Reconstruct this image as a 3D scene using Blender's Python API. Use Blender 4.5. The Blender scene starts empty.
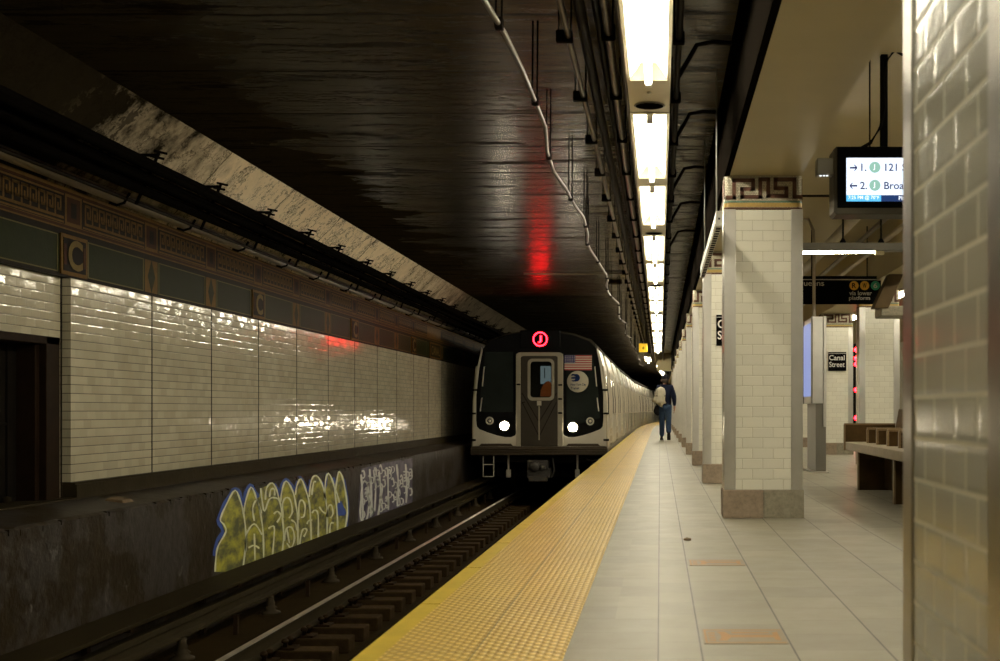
import bpy, bmesh, math, random
from mathutils import Matrix, Vector
from mathutils.geometry import tessellate_polygon
random.seed(7)
SC = bpy.context.scene
COL = SC.collection
F, H = 1266.0, 0.82            # focal length in pixels, eye height above the platform

def at(px, py, Y):             # photograph pixel + distance -> world point
    return ((px - 660) * Y / F, Y, H + (410 - py) * Y / F)
def off(Y):                    # the station bends gently to the right far away
    return max(0.0, Y - 50) ** 2 / 1800.0

# ------------------------------------------------------------------ mesh builder
class MB:
    def __init__(s): s.v = []; s.f = []; s.m = []; s.cur = 0; s.sm = []; s.smooth = False
    def mat(s, i): s.cur = i; return s
    def add(s, vs, fs):
        b = len(s.v); s.v += [tuple(p) for p in vs]
        for f in fs:
            s.f.append([b + i for i in f]); s.m.append(s.cur); s.sm.append(s.smooth)
        return s
    def box(s, x0, x1, y0, y1, z0, z1):
        return s.add([(x0,y0,z0),(x1,y0,z0),(x1,y1,z0),(x0,y1,z0),(x0,y0,z1),(x1,y0,z1),(x1,y1,z1),(x0,y1,z1)],
                     [(3,2,1,0),(4,5,6,7),(0,1,5,4),(1,2,6,5),(2,3,7,6),(3,0,4,7)])
    def quad(s, *p): return s.add(p, [tuple(range(len(p)))])
    def prism(s, pts, axis, a, b):
        """polygon pts (2-D) swept along axis from a to b; axis 'y': pts=(x,z); 'x': pts=(y,z); 'z': pts=(x,y)"""
        def p3(p, t): return (p[0], t, p[1]) if axis == 'y' else ((t, p[0], p[1]) if axis == 'x' else (p[0], p[1], t))
        n = len(pts)
        vs = [p3(p, a) for p in pts] + [p3(p, b) for p in pts]
        fs = [(i, (i+1) % n, n + (i+1) % n, n + i) for i in range(n)]
        tri = tessellate_polygon([[Vector((p[0], p[1], 0)) for p in pts]])
        fs += [tuple(t) for t in tri] + [tuple(n + i for i in reversed(t)) for t in tri]
        return s.add(vs, fs)
    def flat(s, pts3, pts2=None):
        pts2 = pts2 or [(p[0], p[2]) for p in pts3]
        tri = tessellate_polygon([[Vector((p[0], p[1], 0)) for p in pts2]])
        return s.add(pts3, [tuple(t) for t in tri])
    def tube(s, path, r, n=8, caps=True):
        P = [Vector(p) for p in path]; rs = r if isinstance(r, (list, tuple)) else [r] * len(P)
        vs = []; sm = s.smooth; s.smooth = True
        for i, p in enumerate(P):
            d = (P[min(i+1, len(P)-1)] - P[max(i-1, 0)]).normalized()
            u = d.cross(Vector((0, 0, 1)) if abs(d.z) < .9 else Vector((1, 0, 0))).normalized(); w = u.cross(d)
            for k in range(n):
                a = 2 * math.pi * k / n
                vs.append(p + (u * math.cos(a) + w * math.sin(a)) * rs[i])
        fs = [(i*n+k, i*n+(k+1) % n, (i+1)*n+(k+1) % n, (i+1)*n+k) for i in range(len(P)-1) for k in range(n)]
        s.add(vs, fs)
        s.smooth = False
        if caps:
            s.add(vs[:n], [tuple(reversed(range(n)))]); s.add(vs[-n:], [tuple(range(n))])
        s.smooth = sm
        return s
    def cyl(s, p0, p1, r, n=12): return s.tube([p0, p1], r, n)
    def lathe(s, c, prof, n=16, axis='z'):
        vs = []; sm = s.smooth; s.smooth = True
        for (r, h) in prof:
            for k in range(n):
                a = 2*math.pi*k/n; q = (r*math.cos(a), r*math.sin(a), h)
                if axis == 'y': q = (q[0], h, q[1])
                if axis == 'x': q = (h, q[0], q[1])
                vs.append((c[0]+q[0], c[1]+q[1], c[2]+q[2]))
        m = len(prof)
        fs = [(i*n+k, i*n+(k+1) % n, (i+1)*n+(k+1) % n, (i+1)*n+k) for i in range(m-1) for k in range(n)]
        fs += [tuple(range(n)), tuple(range((m-1)*n, m*n))]
        s.add(vs, fs); s.smooth = sm
        return s
    def disc(s, c, r, n=24, axis='y', r0=0):
        vs = []
        for k in range(n):
            a = 2*math.pi*k/n
            for q in ((r0, r) if r0 else (r,)):
                vs.append((c[0]+q*math.cos(a), c[1], c[2]+q*math.sin(a)) if axis == 'y' else ((c[0]+q*math.cos(a), c[1]+q*math.sin(a), c[2]) if axis == 'z' else (c[0], c[1]+q*math.cos(a), c[2]+q*math.sin(a))))
        if r0: return s.add(vs, [(2*k, 2*k+1, (2*k+3) % (2*n), (2*k+2) % (2*n)) for k in range(n)])
        return s.add(vs, [tuple(range(n))])
    def build(s, name, mats, parent=None, bevel=0, pinv=None):
        me = bpy.data.meshes.new(name); me.from_pydata(s.v, [], s.f)
        mats = mats if isinstance(mats, (list, tuple)) else [mats]
        for m in mats: me.materials.append(m)
        me.polygons.foreach_set('material_index', s.m); me.polygons.foreach_set('use_smooth', s.sm)
        bm = bmesh.new(); bm.from_mesh(me); bmesh.ops.recalc_face_normals(bm, faces=bm.faces); bm.to_mesh(me); bm.free()
        o = bpy.data.objects.new(name, me); COL.objects.link(o)
        if parent is not None:
            o.parent = parent
            o.matrix_parent_inverse = Matrix.Translation(-Vector(parent.location)) if parent.type == 'EMPTY' else Matrix()
        if bevel:
            b = o.modifiers.new('bevel', 'BEVEL'); b.width = bevel; b.segments = 2; b.limit_method = 'ANGLE'; b.angle_limit = math.radians(50)
        return o

def tag(o, label, cat=None, group=None, kind=None):
    if label: o['label'] = label
    if cat: o['category'] = cat
    if group: o['group'] = group
    if kind: o['kind'] = kind
    return o
def thing(name, label, cat, loc=(0, 0, 0), group=None):
    o = bpy.data.objects.new(name, None); COL.objects.link(o); o.location = loc; o.empty_display_size = .1
    return tag(o, label, cat, group)
def struct(name, mb, mats, label, cat, parent=None, bevel=0):
    return tag(mb.build(name, mats, parent, bevel), label, cat, None, 'structure')
def kids(o): return [c for c in bpy.data.objects if c.parent == o]
def dup(root, loc, label, group=None, rotz=None):
    def cp(o, par):
        c = o.copy(); COL.objects.link(c)
        if par is not None: c.parent = par; c.matrix_parent_inverse = o.matrix_parent_inverse.copy()
        for k in KIDS.get(o.name, []): cp(k, c)
        return c
    KIDS = {}
    for o in bpy.data.objects:
        if o.parent: KIDS.setdefault(o.parent.name, []).append(o)
    r = cp(root, None); r.location = loc
    if rotz is not None: r.rotation_euler = (0, 0, rotz)
    r['label'] = label
    if group: r['group'] = group
    return r
ORD = ['first','second','third','fourth','fifth','sixth','seventh','eighth','ninth','tenth','eleventh','twelfth','thirteenth','fourteenth','fifteenth','sixteenth','seventeenth','eighteenth','nineteenth','twentieth']
ORD += ['twenty-' + w for w in ORD[:9]] + ['thirtieth'] + ['thirty-' + w for w in ORD[:9]] + ['fortieth']

# ------------------------------------------------------------------ lettering (built-in font -> outlines), done before the scene exists
_txt = {}
def prep_text(keys):
    for key in keys:
        s, thick = key
        cu = bpy.data.curves.new('t', 'FONT'); cu.body = s; cu.size = 1; cu.offset = thick; cu.resolution_u = 4
        cu.align_x = 'LEFT'
        o = bpy.data.objects.new('t', cu); COL.objects.link(o)
        dg = bpy.context.evaluated_depsgraph_get(); ev = o.evaluated_get(dg); me = ev.to_mesh()
        vs = [tuple(v.co) for v in me.vertices]; fs = [tuple(p.vertices) for p in me.polygons]
        ev.to_mesh_clear(); bpy.data.objects.remove(o); bpy.data.curves.remove(cu)
        xs = [v[0] for v in vs]; ys = [v[1] for v in vs]
        _txt[key] = ([((v[0]-min(xs))/(max(xs)-min(xs)), (v[1]-min(ys))/(max(ys)-min(ys))) for v in vs], fs, (max(xs)-min(xs))/(max(ys)-min(ys)))
def text(mb, s, fn, w=None, h=None, thick=0.0):
    """lettering stretched into a w x h box; fn maps (u,v) in metres to a world point"""
    vs, fs, asp = _txt[(s, thick)]
    if w is None: w = h * asp
    if h is None: h = w / asp
    mb.add([fn(u * w, v * h) for (u, v) in vs], fs)
prep_text([('C', .03), ('Canal', .012), ('Street', .012), ('J', .03), ('J', .05), ('1.', .015), ('2.', .015), ('121 St', .015), ('Broad St', .015), ('7:25 PM @ 70°F', .01),
           ('Platform', .01), ('Queens', .01), ('R', .02), ('W', .02), ('6', .02), ('via lower', .015), ('platform', .015), ('8', .02),
           ('New York City', .02), ('Transit', .02), ('CANAL', .02)])

# ------------------------------------------------------------------ skinned surfaces (for the walking person)
_skin = {}
def prep_skin(name, joints, edges, root, sub=2, post=None):
    names = list(joints); bm = bmesh.new(); lay = bm.verts.layers.skin.verify(); vv = {}
    for k in names:
        x, y, z, r = joints[k]; v = bm.verts.new((x, y, z)); v[lay].radius = (r, r); v[lay].use_root = (k == root); vv[k] = v
    for a, b in edges: bm.edges.new((vv[a], vv[b]))
    me = bpy.data.meshes.new('sk'); bm.to_mesh(me); bm.free()
    o = bpy.data.objects.new('sk', me); COL.objects.link(o)
    o.modifiers.new('s', 'SKIN'); m = o.modifiers.new('u', 'SUBSURF'); m.levels = sub; m.render_levels = sub
    dg = bpy.context.evaluated_depsgraph_get(); ev = o.evaluated_get(dg); r = ev.to_mesh()
    vs = [tuple(v.co) for v in r.vertices]; fs = [tuple(p.vertices) for p in r.polygons]
    ev.to_mesh_clear(); bpy.data.objects.remove(o)
    if post: vs = [post(v) for v in vs]
    _skin[name] = (vs, fs)

def flatten(v):
    x, y, z = v
    t = max(0, min(1, (z - .86) / .1)) * max(0, min(1, (1.52 - z) / .06))
    if abs(x) > .21: t = 0
    return (x, y * (1 - .28 * t), z)
body = {'pel': (0,0,.95,.125), 'sp': (0,0,1.14,.115), 'ch': (0,.0,1.33,.15), 'nb': (0,0,1.47,.075), 'nk': (0,.012,1.53,.055), 'h1': (0,.025,1.60,.078), 'h2': (0,.025,1.69,.09),
    'sl': (-.175,0,1.425,.066), 'el': (-.245,-.03,1.16,.046), 'wl': (-.21,.10,.95,.030), 'pl': (-.205,.125,.88,.034),
    'sr': (.175,0,1.425,.066), 'er': (.25,-.035,1.15,.046), 'wr': (.255,.01,.91,.030), 'pr': (.257,.02,.84,.034),
    'hl': (-.085,0,.88,.095), 'kl': (-.085,.09,.50,.062), 'al': (-.09,.10,.10,.042), 'tl': (-.10,.24,.05,.035),
    'hr': (.085,0,.88,.095), 'kr': (.09,-.01,.48,.062), 'ar': (.10,-.26,.19,.042), 'tr': (.10,-.17,.05,.035)}
bedges = [('pel','sp'),('sp','ch'),('ch','nb'),('nb','nk'),('nk','h1'),('h1','h2'),('ch','sl'),('sl','el'),('el','wl'),('wl','pl'),('ch','sr'),('sr','er'),('er','wr'),('wr','pr'),
    ('pel','hl'),('hl','kl'),('kl','al'),('al','tl'),('pel','hr'),('hr','kr'),('kr','ar'),('ar','tr')]
for sd, sx, bx, by, bz in (('l', -1, -.205, .125, .88), ('r', 1, .257, .02, .84)):
    for i, (dy, ln) in enumerate(((.026,.078),(.009,.088),(-.009,.082),(-.026,.064))):
        a, b, c = f'f{sd}{i}a', f'f{sd}{i}b', f'f{sd}{i}c'
        body[a] = (bx, by+dy, bz-.035, .0105); body[b] = (bx-sx*.008, by+dy*1.1, bz-.035-ln*.5, .0095); body[c] = (bx-sx*.026, by+dy*1.1, bz-.035-ln*.95, .0085)
        bedges += [('p'+sd, a), (a, b), (b, c)]
    a, b = f't{sd}a', f't{sd}b'
    body[a] = (bx-sx*.012, by+.040, bz-.012, .011); body[b] = (bx-sx*.024, by+.055, bz-.055, .0095)
    bedges += [('p'+sd, a), (a, b)]
prep_skin('body', body, bedges, 'pel', 2, flatten)
def grow(keys, d, **over):
    r = {k: tuple(body[k][:3]) + (body[k][3] + d,) for k in keys}; r.update(over); return r
k = ['pel','sp','ch','nb','sl','el','wl','sr','er','wr']
prep_skin('sweater', grow(k, .030, pel=(0,0,.93,.155), wl=(-.212,.09,.965,.045), wr=(.255,.008,.93,.045)),
          [('pel','sp'),('sp','ch'),('ch','nb'),('ch','sl'),('sl','el'),('el','wl'),('ch','sr'),('sr','er'),('er','wr')], 'pel', 2, flatten)
k = ['pel','hl','kl','al','hr','kr','ar']
prep_skin('jeans', grow(k, .016, pel=(0,0,.96,.138), kl=(-.085,.085,.5,.082), kr=(.09,-.01,.48,.082), al=(-.09,.10,.085,.072), ar=(.10,-.262,.185,.072)),
          [('pel','hl'),('hl','kl'),('kl','al'),('pel','hr'),('hr','kr'),('kr','ar')], 'pel', 2, flatten)
prep_skin('pack', {'a': (-.17,-.20,1.03,.135), 'b': (-.16,-.225,1.18,.155), 'c': (-.11,-.20,1.35,.135), 'd': (-.07,-.17,1.44,.08), 'e': (-.27,-.26,1.12,.10)},
          [('a','b'),('b','c'),('c','d'),('a','e')], 'b', 2)
prep_skin('jacket', {'a': (-.20,-.16,.96,.07), 'b': (-.235,-.17,.85,.085), 'c': (-.22,-.16,.74,.065), 'd': (-.17,-.15,.66,.035), 'e': (-.285,-.16,.76,.04)},
          [('a','b'),('b','c'),('c','d'),('b','e')], 'b', 2)

# ------------------------------------------------------------------ materials
class NT:
    def __init__(s, name):
        s.mat = bpy.data.materials.new(name); s.mat.use_nodes = True; s.t = s.mat.node_tree
        s.b = s.t.nodes['Principled BSDF']; s.L = s.t.links.new
        s._c = None
    def n(s, typ, **kw):
        x = s.t.nodes.new(typ)
        for k, v in kw.items(): setattr(x, k, v)
        return x
    def set(s, inp, val):
        if isinstance(val, bpy.types.NodeSocket): s.L(val, inp)
        elif isinstance(val, (tuple, list)) and len(val) == 3 and inp.type == 'RGBA': inp.default_value = (*val, 1)
        else: inp.default_value = val
    def m(s, op, a, b=0.0, c=None):
        x = s.n('ShaderNodeMath', operation=op); s.set(x.inputs[0], a); s.set(x.inputs[1], b)
        if c is not None: s.set(x.inputs[2], c)
        return x.outputs[0]
    def vm(s, op, a, b=(0, 0, 0)):
        x = s.n('ShaderNodeVectorMath', operation=op); s.set(x.inputs[0], a)
        if op == 'SCALE': s.set(x.inputs['Scale'], b)
        else: s.set(x.inputs[1], b)
        return x.outputs[0]
    def obj(s):
        if s._c is None: s._c = s.n('ShaderNodeTexCoord').outputs['Object']
        return s._c
    def xyz(s):
        x = s.n('ShaderNodeSeparateXYZ'); s.L(s.obj(), x.inputs[0]); return x.outputs
    def geo(s): return s.n('ShaderNodeNewGeometry').outputs
    def noise(s, scale, detail=4, stretch=None, rough=.6, vec=None):
        x = s.n('ShaderNodeTexNoise'); x.inputs['Scale'].default_value = scale; x.inputs['Detail'].default_value = detail; x.inputs['Roughness'].default_value = rough
        v = vec or s.obj()
        if stretch: v = s.vm('MULTIPLY', v, stretch)
        s.L(v, x.inputs['Vector']); return x.outputs['Fac']
    def ramp(s, f, lo, hi):
        x = s.n('ShaderNodeMapRange'); s.set(x.inputs[0], f); x.inputs[1].default_value = lo; x.inputs[2].default_value = hi; return x.outputs[0]
    def mix(s, f, a, b):
        x = s.n('ShaderNodeMix', data_type='RGBA'); s.set(x.inputs['Factor'], f); s.set(x.inputs[6], a); s.set(x.inputs[7], b); return x.outputs[2]
    def bump(s, h, strength=.3, dist=.01, normal=None):
        x = s.n('ShaderNodeBump'); x.inputs['Strength'].default_value = strength; x.inputs['Distance'].default_value = dist; s.L(h, x.inputs['Height'])
        if normal is not None: s.L(normal, x.inputs['Normal'])
        return x.outputs[0]
    def done(s, col=None, rough=None, metal=None, normal=None, spec=None):
        if col is not None: s.set(s.b.inputs['Base Color'], col)
        if rough is not None: s.set(s.b.inputs['Roughness'], rough)
        if metal is not None: s.set(s.b.inputs['Metallic'], metal)
        if normal is not None: s.L(normal, s.b.inputs['Normal'])
        if spec is not None: s.set(s.b.inputs['Specular IOR Level'], spec)
        return s.mat

def simple(name, col, rough=.5, metal=0, var=.15, scale=6, bump=0, bscale=40, spec=None):
    t = NT(name); f = t.noise(scale, 5)
    c = t.mix(f, tuple(min(1, x*(1-var)) for x in col), tuple(min(1, x*(1+var)) for x in col))
    nrm = t.bump(t.noise(bscale, 4), bump, .01) if bump else None
    if spec is None and max(col) < .13 and not metal: spec = .02 if max(col) > .0065 else 0.0
    return t.done(c, rough, metal, nrm, spec)
def emit(name, col, strength, base=(0, 0, 0)):
    t = NT(name); f = t.noise(3, 2)
    t.set(t.b.inputs['Emission Color'], t.mix(f, tuple(x*.97 for x in col), col)); t.b.inputs['Emission Strength'].default_value = strength
    return t.done(base, .4)

def tiles(name, w, h, col, grout, rnd=.1, tilt=.03, rough=.15, gw=.0035, z0=0, dirt=None, wob=.0, vj=1.0, edge=1.0, spec=None, lean=0.0):
    """running-bond wall tile on any upright face; every tile sits a touch out of true"""
    t = NT(name); X = t.xyz(); g = t.geo(); sn = t.n('ShaderNodeSeparateXYZ')
    tc = t.t.nodes.new('ShaderNodeTexCoord'); t.L(tc.outputs['Normal'], sn.inputs[0])
    ax = t.m('GREATER_THAN', t.m('ABSOLUTE', sn.outputs[0]), .6)
    u = t.m('ADD', t.m('MULTIPLY', X[0], t.m('SUBTRACT', 1, ax)), t.m('MULTIPLY', X[1], ax))
    v = t.m('DIVIDE', t.m('SUBTRACT', X[2], z0), h); row = t.m('FLOOR', v)
    uu = t.m('ADD', t.m('DIVIDE', u, w), t.m('MULTIPLY', t.m('MODULO', row, 2), .5)); cl = t.m('FLOOR', uu)
    fu, fv = t.m('SUBTRACT', uu, cl), t.m('SUBTRACT', v, row)
    eu = t.m('MULTIPLY', t.m('MINIMUM', fu, t.m('SUBTRACT', 1, fu)), w); ev = t.m('MULTIPLY', t.m('MINIMUM', fv, t.m('SUBTRACT', 1, fv)), h)
    e = t.m('MINIMUM', eu, ev)
    tile = t.ramp(e, gw*.35, gw*.8)
    cb = t.n('ShaderNodeCombineXYZ'); t.L(row, cb.inputs[0]); t.L(cl, cb.inputs[1])
    wn = t.n('ShaderNodeTexWhiteNoise', noise_dimensions='2D'); t.L(cb.outputs[0], wn.inputs[0])
    c = t.mix(wn.outputs[0], tuple(x*(1-rnd) for x in col), tuple(min(1, x*(1+rnd*.5)) for x in col))
    if dirt: c = t.mix(t.m('MULTIPLY', t.ramp(t.noise(1.6, 6), .45, .75), .45), c, dirt)
    th = t.m('MAXIMUM', t.ramp(ev, gw*.35, gw*.8), 0); tvj = t.m('ADD', t.m('MULTIPLY', t.ramp(eu, gw*.35, gw*.8), vj), 1-vj)
    c = t.mix(t.m('MINIMUM', th, tvj), grout, c)
    r = t.m('ADD', t.m('MULTIPLY', t.m('SUBTRACT', 1, tile), .6), rough)
    tv = t.vm('SCALE', t.vm('SUBTRACT', wn.outputs[1], (.5, .5, .5 + lean)), tilt)
    nn = t.vm('NORMALIZE', t.vm('ADD', g['Normal'], tv))
    hgt = t.m('ADD', t.ramp(e, 0, gw*2.2), t.m('MULTIPLY', t.noise(14, 2), wob))
    return t.done(c, r, 0, t.bump(hgt, .5*edge, .004, nn), spec)

M = {}
# left wall tile: shiny cream, dark joints
M['wall_tile'] = tiles('cream_wall_tile', .150, .0733, (.50, .455, .33), (.055, .045, .028), .12, .036, .10, .0052, .224, (.36, .31, .2), .3, .22, .35, .34, .45)
M['col_tile'] = tiles('white_column_tile', .156, .0787, (.88, .855, .735), (.56, .52, .40), .04, .012, .16, .0026, .215, None, .12)
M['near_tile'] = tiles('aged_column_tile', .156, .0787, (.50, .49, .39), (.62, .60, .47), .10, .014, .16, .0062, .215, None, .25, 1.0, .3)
M['far_tile'] = tiles('far_wall_tile', .156, .0787, (.5, .47, .36), (.2, .18, .13), .1, .02, .2, .004, 0)

# platform floor
t = NT('platform_floor_tile'); X = t.xyz()
def joint(t, coord, pitch, w):
    q = t.m('DIVIDE', coord, pitch); f = t.m('SUBTRACT', q, t.m('FLOOR', q))
    return t.m('LESS_THAN', t.m('MULTIPLY', t.m('MINIMUM', f, t.m('SUBTRACT', 1, f)), pitch), w)
right = t.m('GREATER_THAN', X[0], .07)
xs = t.m('SUBTRACT', X[0], .141)
lj = t.m('MULTIPLY', joint(t, xs, .3175, .0032), right)
lj2 = t.m('LESS_THAN', t.m('ABSOLUTE', t.m('ADD', X[0], .006)), .0026)
lj = t.m('MAXIMUM', lj, lj2)
cid = t.m('ADD', t.m('FLOOR', t.m('DIVIDE', xs, .3175)), t.m('MULTIPLY', t.m('GREATER_THAN', X[0], -.006), .37))
yy = t.m('ADD', X[1], t.m('MULTIPLY', t.m('SINE', t.m('MULTIPLY', cid, 7.3)), .1))
cj = joint(t, yy, .305, .0022); rid = t.m('FLOOR', t.m('DIVIDE', yy, .305))
cb = t.n('ShaderNodeCombineXYZ'); t.L(cid, cb.inputs[0]); t.L(rid, cb.inputs[1])
wn = t.n('ShaderNodeTexWhiteNoise', noise_dimensions='2D'); t.L(cb.outputs[0], wn.inputs[0])
c = t.mix(wn.outputs[0], (.248, .229, .168), (.300, .277, .204))
c = t.mix(t.m('MULTIPLY', t.ramp(t.noise(1.1, 6, (1, .5, 1)), .4, .75), .4), c, (.24, .215, .16))
c = t.mix(t.m('MULTIPLY', t.ramp(t.noise(9, 6), .55, .8), .25), c, (.2, .18, .13))
c = t.mix(t.m('MULTIPLY', cj, .5), c, (.10, .085, .06)); c = t.mix(t.m('MULTIPLY', lj, .92), c, (.03, .025, .018))
M['floor'] = t.done(c, t.m('ADD', .33, t.m('MULTIPLY', t.noise(5, 4), .25)), 0, t.bump(t.noise(60, 4), .05, .004))

# yellow tactile strip with raised domes
t = NT('tactile_yellow'); X = t.xyz(); P = .0277
PY_ = .061
qx = t.m('DIVIDE', X[0], P); cx_n = t.m('FLOOR', qx); fx = t.m('MULTIPLY', t.m('SUBTRACT', t.m('SUBTRACT', qx, cx_n), .5), P)
qy = t.m('ADD', t.m('DIVIDE', X[1], PY_), t.m('MULTIPLY', t.m('ABSOLUTE', t.m('MODULO', cx_n, 2)), .5)); fy = t.m('MULTIPLY', t.m('SUBTRACT', t.m('SUBTRACT', qy, t.m('FLOOR', qy)), .5), PY_)
r = t.m('SQRT', t.m('ADD', t.m('POWER', t.m('ABSOLUTE', fx), 2), t.m('POWER', t.m('ABSOLUTE', t.m('MULTIPLY', fy, .75)), 2)))
dome = t.m('SUBTRACT', 1, t.ramp(r, .007, .0145))
seam = t.m('MAXIMUM', t.m('LESS_THAN', t.m('ABSOLUTE', t.m('ADD', X[0], .625)), .004), joint(t, X[1], .61, .003))
c = t.mix(dome, (.52, .335, .065), (.88, .64, .19))
c = t.mix(t.m('MULTIPLY', t.ramp(t.noise(1.3, 6), .42, .8), .45), c, (.40, .27, .08))
c = t.mix(t.m('MULTIPLY', seam, .7), c, (.15, .10, .03))
M['tactile'] = t.done(c, .38, 0, t.bump(dome, .55, .005))
M['edge_yellow'] = simple('edge_yellow', (.60, .43, .045), .45, 0, .25, 5, .1)

# dark glossy ceiling
t = NT('dark_ceiling'); X = t.xyz()
n1 = t.noise(1.7, 8, (.5, 2.4, 1), .72); n2 = t.noise(3.0, 6, (.35, 3.2, 1), .7); n3 = t.noise(.5, 4); n4 = t.noise(1.1, 9, (.30, 2.0, 1), .75); n5 = t.noise(2.7, 8, (.22, 2.6, 1), .7)
c = t.mix(n3, (.072, .052, .027), (.125, .094, .054))
c = t.mix(t.m('MULTIPLY', t.ramp(n2, .45, .72), .5), c, (.15, .115, .072))
darkx = t.ramp(t.m('ADD', X[0], t.m('MULTIPLY', t.m('SUBTRACT', n1, .5), 2.2)), -.9, -2.3)      # colour gets darker to the left, over the track, with a ragged boundary
c = t.mix(t.m('MULTIPLY', darkx, .82), c, (.014, .011, .005))
pe = t.ramp(n1, .575, .60)
crack = t.m('MAXIMUM', t.m('LESS_THAN', t.m('ABSOLUTE', t.m('SUBTRACT', n4, .5)), .007), t.m('LESS_THAN', t.m('ABSOLUTE', t.m('SUBTRACT', n5, .53)), .003))
ln = t.m('MULTIPLY', joint(t, t.m('ADD', X[1], t.m('MULTIPLY', t.m('SUBTRACT', t.noise(2, 3), .5), .12)), 1.35, .02), .85)
dk = t.m('MAXIMUM', t.m('MULTIPLY', pe, .9), t.m('MAXIMUM', t.m('MULTIPLY', crack, .85), ln))
c = t.mix(dk, c, (.010, .007, .004))
M['ceiling'] = t.done(c, t.m('ADD', .25, t.m('MULTIPLY', dk, .4)), 0, t.bump(t.m('SUBTRACT', t.m('ADD', t.m('MULTIPLY', t.noise(1.6, 4, (.4, 2.0, 1)), 1.0), t.m('MULTIPLY', t.noise(20, 5), .10)), t.m('MULTIPLY', dk, .6)), .22, .012), t.m('MULTIPLY', t.ramp(t.m('ADD', X[0], t.m('MULTIPLY', t.m('SUBTRACT', t.noise(.9, 5, (1, 1.6, 1)), .5), 3.2)), -3.4, -1.3), .12))
# peeling haunch between wall and ceiling
t = NT('peeling_haunch'); X = t.xyz()
n1 = t.noise(2.2, 8, (1, 1, 1), .7); n2 = t.noise(.55, 5, (1, .6, 1))
c = t.mix(t.noise(5, 5), (.78, .63, .42), (.95, .80, .58))
dark_ends = t.m('SUBTRACT', 1, t.ramp(t.m('ADD', X[1], t.m('MULTIPLY', t.m('SUBTRACT', n1, .5), 7)), 10.2, 13.2))
dark_ends = t.m('MAXIMUM', dark_ends, t.m('MULTIPLY', t.ramp(t.m('ADD', X[1], t.m('MULTIPLY', t.m('SUBTRACT', n1, .5), 8)), 20, 28), .9))  # haunch colour darkens towards its near and far ends
n6 = t.noise(1.3, 9, (1, .8, 1), .72); n7 = t.noise(3.1, 8, (.6, 1, .6), .7)
crack = t.m('MAXIMUM', t.m('LESS_THAN', t.m('ABSOLUTE', t.m('SUBTRACT', n6, .5)), .006), t.m('LESS_THAN', t.m('ABSOLUTE', t.m('SUBTRACT', n7, .55)), .005))
crack = t.m('MAXIMUM', crack, joint(t, t.m('ADD', X[1], t.m('MULTIPLY', n6, .3)), 2.1, .012))
pe = t.ramp(n1, .60, .63)
c = t.mix(t.m('MULTIPLY', t.ramp(n2, .5, .75), .2), c, (.4, .3, .18))
c = t.mix(t.m('MULTIPLY', t.m('MAXIMUM', pe, crack), .85), c, (.035, .024, .013)); c = t.mix(t.m('MULTIPLY', dark_ends, .995), c, (.016, .012, .006))
M['haunch'] = t.done(c, .75, 0, t.bump(t.m('SUBTRACT', t.m('ADD', n6, t.m('MULTIPLY', t.noise(9, 6), .3)), t.m('MULTIPLY', crack, .3)), .8, .05), 0.0)
# lower track wall, peeling paint over brown grime
t = NT('grimy_track_wall'); X = t.xyz()
n1 = t.noise(1.4, 9, (1, 1, 1), .7); n2 = t.noise(11, 7)
c = t.mix(n2, (.014, .009, .003), (.030, .020, .008))
c = t.mix(t.m('MULTIPLY', t.ramp(n1, .47, .53), .9), c, t.mix(n2, (.020, .017, .014), (.062, .053, .047)))
c = t.mix(t.ramp(t.noise(3.3, 6), .66, .68), c, (.085, .08, .072))
M['track_wall'] = t.done(c, .42, 0, t.bump(t.m('ADD', n1, t.m('MULTIPLY', n2, .3)), .7, .03), .10)
M['grime'] = simple('brown_grime', (.025, .018, .009), .7, 0, .5, 4, .5, 18)
M['kerb'] = simple('dark_kerb', (.030, .023, .012), .6, 0, .4, 5, .4, 22)
M['bed'] = simple('track_bed_dirt', (.024, .015, .005), .75, 0, .55, 3, .6, 25)
M['black'] = simple('black_paint', (.006, .0055, .005), .4, 0, .3)
M['soot_black'] = simple('sooty_steel', (.005, .004, .003), .6, 0, .4, 4)
M['rust'] = simple('rusty_steel', (.030, .018, .009), .6, 0, .5, 9, .3)
M['rail_side'] = simple('rail_side', (.030, .023, .012), .5, 0, .3, 6)
M['rail_top'] = simple('polished_rail', (.85, .80, .72), .36, 1, .1)
M['wood_tie'] = simple('tie_wood', (.048, .030, .013), .8, 0, .45, 12, .6, 30)
M['cover'] = simple('cover_board', (.022, .016, .007), .6, 0, .3, 7, .2)
M['insul'] = simple('insulator', (.055, .042, .025), .4, 0, .2)
M['steel'] = simple('brushed_steel', (.66, .64, .59), .30, 1, .12, 7)
M['old_steel'] = simple('worn_steel', (.40, .375, .32), .30, 1, .25, 5)
M['cream'] = simple('cream_paint', (.44, .365, .195), .5, 0, .12, 1.5, .1, 8)
M['granite'] = simple('grey_granite', (.29, .26, .19), .55, 0, .6, 34, .1, 70)
M['granite_pink'] = simple('pink_granite', (.32, .245, .175), .55, 0, .55, 34, .1, 70)
M['mos_cream'] = tiles('mosaic_cream', .0125, .0125, (.60, .55, .42), (.24, .21, .15), .25, .03, .3, .0032)
M['mos_brown'] = simple('mosaic_brown', (.125, .066, .048), .35, 0, .4, 60, .2, 120)
M['mos_green'] = simple('mosaic_green', (.10, .20, .14), .35, 0, .3, 60)
M['mos_ochre'] = simple('mosaic_ochre', (.46, .31, .09), .35, 0, .3, 60)
M['frieze_green'] = simple('frieze_green', (.012, .015, .0035), .4, 0, .35, 9, .15, 60)
M['frieze_line'] = simple('frieze_line', (.10, .085, .03), .4, 0, .3, 20)
M['frieze_ochre'] = simple('frieze_ochre', (.105, .058, .014), .45, 0, .45, 14, .2, 60)
M['frieze_dark'] = simple('frieze_dark', (.008, .005, .003), .45, 0, .4, 14)
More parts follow.
